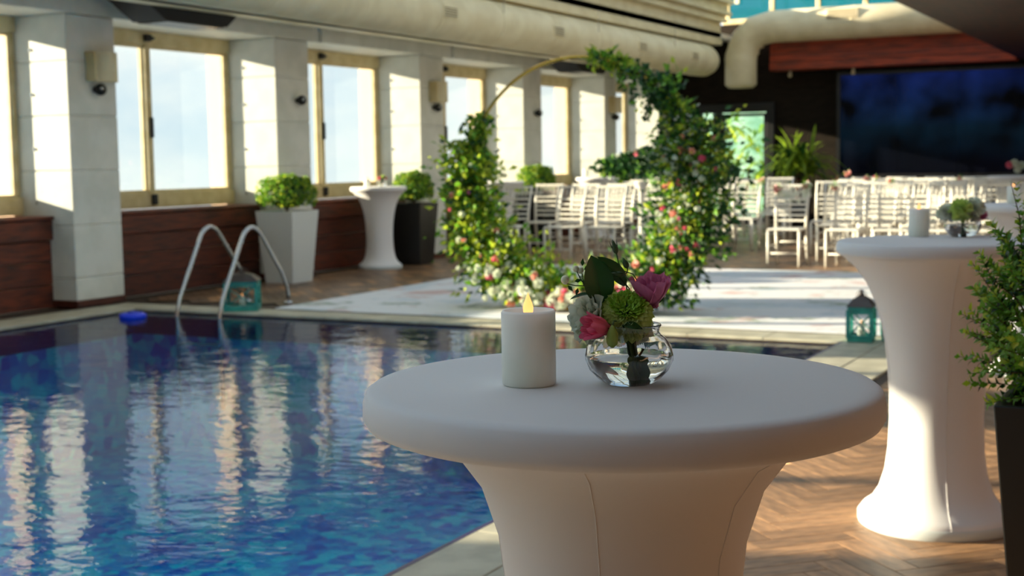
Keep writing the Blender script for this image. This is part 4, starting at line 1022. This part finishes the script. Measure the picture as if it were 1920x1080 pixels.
# ---------------------------------------------------------------- flower ring
RC = Vector((-5.27, 11.62, 1.202)); RR = 1.165
t = thing('floral_ring', (RC.x, RC.y, 0.014), 'large gold hoop arch wreathed in leaves and blooms, standing on the white carpet', 'flower arch')
Z0 = RC.z-.014
hoop = [(RR*math.cos(2*PI*k/96), 0, Z0+RR*math.sin(2*PI*k/96)) for k in range(96)]
MB().tube(hoop, .016, 10, closed=True).build('hoop', M['gold'], t, True)
fb = MB(); fb.box(-.55, .55, -.03, .03, .0, .022); fb.box(-.50, -.45, -.32, .32, 0, .02); fb.box(.45, .50, -.32, .32, 0, .02); fb.build('foot_frame', M['gold'], t)
b = MB(); leafobj = []
def dens(a):  # a in degrees, 0 right, 90 top, 180 left, 270 bottom
    a %= 360
    if 84 < a < 146: return 0, 0
    if 146 <= a < 162: return .35, .07
    if a >= 330 or a < 25: return 1.0, .22
    if 25 <= a < 50: return .5, .10
    if 50 <= a <= 84: return .22, .05
    if 162 <= a < 200: return .9, .17
    return 1.0, .20
cnt = 0
while cnt < 15000:
    a = rnd(0, 360); pd, sp = dens(a)
    if random.random() > pd: continue
    ar = math.radians(a); g1 = random.gauss(0, 1)*sp*.72; g2 = random.gauss(0, 1)*sp*.7; lump = 1+.7*noise.noise(Vector((a*.12, 0, 3)))
    r_ = RR+g1*lump+(0 if a < 30 or a > 330 else .0)
    p = Vector((r_*math.cos(ar), g2*lump*.8, Z0+r_*math.sin(ar)))
    if p.z < .085: continue
    d = (Vector((math.cos(ar), 0, math.sin(ar)))*g1*4+Vector((0, g2*4, 0))+rvec()).normalized()
    yel = noise.noise(Vector((p.x*2.2, p.z*2.2, 5)))
    if a < 60 or a > 300: mi = random.choices((0, 1, 2), (3, 2+yel*3, 6))[0]
    else: mi = random.choices((0, 1, 2), (4, 4.2+yel*5, 1.8))[0]
    L_ = rnd(.04, .10)
    if cnt < 220 and g2 < 0: leafobj.append((p, d, L_*1.25, mi))
    else: b.leaf(p, d, rvec(), L_, L_*.55, mi)
    cnt += 1
b.build('foliage', [M['leaf'], M['leafy'], M['leafd']], t)['kind'] = 'stuff'
lfd = MB().leaf(Vector((0,0,0)), Vector((1,0,0)), Vector((0,0,1)), 1, .62, fold=.18).mesh('leaf_dark', M['leafd'])
for p, d, L_, mi in leafobj: inst('leaf', (lf1, lf2, lfd)[mi], t, p, (rnd(0, 6), rnd(0, 6), rnd(0, 6)), (L_, L_, L_))
# sprigs sticking out and trailing
tw = MB(); b = MB()
def sprig(p, pts, n, ls, mi):
    pts = [Vector(p)]+[Vector(q) for q in pts]; tw.tube(pts, .004, 5)
    for k in range(n):
        f = k/n*(len(pts)-1); i = int(f); q = pts[i].lerp(pts[min(i+1, len(pts)-1)], f-i); b.leaf(q, rvec(), rvec(), ls*rnd(.7, 1.2), ls*.6, mi if random.random() < .7 else 2)
def rp_(a, r_): return Vector((r_*math.cos(math.radians(a)), rnd(-.05, .05), Z0+r_*math.sin(math.radians(a))))
sprig(rp_(163, RR), [rp_(163, RR+.16)+Vector((0,0,.04)), rp_(166, RR+.30)], 34, .05, 1)
sprig(rp_(60, RR), [rp_(58, RR-.12), rp_(52, RR-.28)], 40, .06, 2); sprig(rp_(66, RR), [rp_(66, RR-.12), rp_(62, RR-.22)], 34, .06, 0)
sprig(rp_(45, RR), [rp_(44, RR-.14), rp_(40, RR-.30)], 40, .06, 2); sprig(rp_(150, RR), [rp_(150, RR-.08)+Vector((0,0,-.15)), rp_(155, RR-.10)+Vector((0,0,-.25))], 50, .05, 0)
sprig(rp_(34, RR), [rp_(30, RR-.2), rp_(24, RR-.34)], 30, .07, 2); sprig(rp_(305, RR), [rp_(307, RR+.12), rp_(305, RR+.22)], 26, .05, 2); sprig(rp_(318, RR), [rp_(318, RR+.2), rp_(312, RR+.34)], 44, .055, 2)
sprig(rp_(222, RR), [rp_(222, RR+.16), rp_(224, RR+.24)], 26, .05, 1); sprig(rp_(262, RR), [rp_(262, RR-.18), rp_(263, RR-.32)], 24, .05, 1); sprig(rp_(190, RR), [rp_(190, RR+.12), rp_(188, RR+.22)], 26, .05, 1)
b.build('sprig_leaves', [M['leaf'], M['leafy'], M['leafd']], t)['kind'] = 'stuff'; tw.build('twigs', M['twig'], t)['kind'] = 'stuff'
def bloom_mesh(mk, r_):
    g = MB()
    for k in range(34):
        d = rvec(); g.leaf(d*r_*.35, d+rvec()*.3, d.orthogonal(), r_*.75, r_*.8, fold=.15)
    g.ball((0, 0, 0), r_*.5, nu=8, nv=6); return g.mesh('bloom_'+mk, M[mk])
bm = {k: bloom_mesh(k, .048) for k in ('whitep', 'pink', 'peachf', 'mauve')}
for k in range(250):
    a = random.choice((rnd(165, 345), rnd(215, 310), rnd(215, 310), rnd(215, 310), rnd(-30, 20)))
    ar = math.radians(a); r_ = RR+random.gauss(0, .11); y = -rnd(.08, .34)
    bottom = 225 < a < 300; left = 165 < a < 225
    mk = random.choices(('whitep', 'pink', 'peachf', 'mauve'), (9, 1.2, .8, .3) if bottom else (3, .8, 1.2, .2))[0]
    s = rnd(.6, 1.3) if bottom else rnd(.4, .8)
    z_ = Z0+r_*math.sin(ar)
    if z_ < .06: z_ = rnd(.06, .2)
    inst('bloom', bm[mk], t, (r_*math.cos(ar), y, z_), (rnd(0, 6), rnd(0, 6), rnd(0, 6)), (s, s, s))
b = MB()
for k in range(700):   # tiny white filler flowers
    a = random.choice((rnd(330, 390), rnd(200, 330))); ar = math.radians(a); r_ = RR+random.gauss(-.06, .15); p = Vector((r_*math.cos(ar), -rnd(.0, .25), Z0+r_*math.sin(ar)))
    if p.z < .05: continue
    for j in range(3): b.leaf(p, rvec(), rvec(), .018, .016)
b.build('filler_flowers', M['whitep'], t)['kind'] = 'stuff'
# fallen petals on the carpet
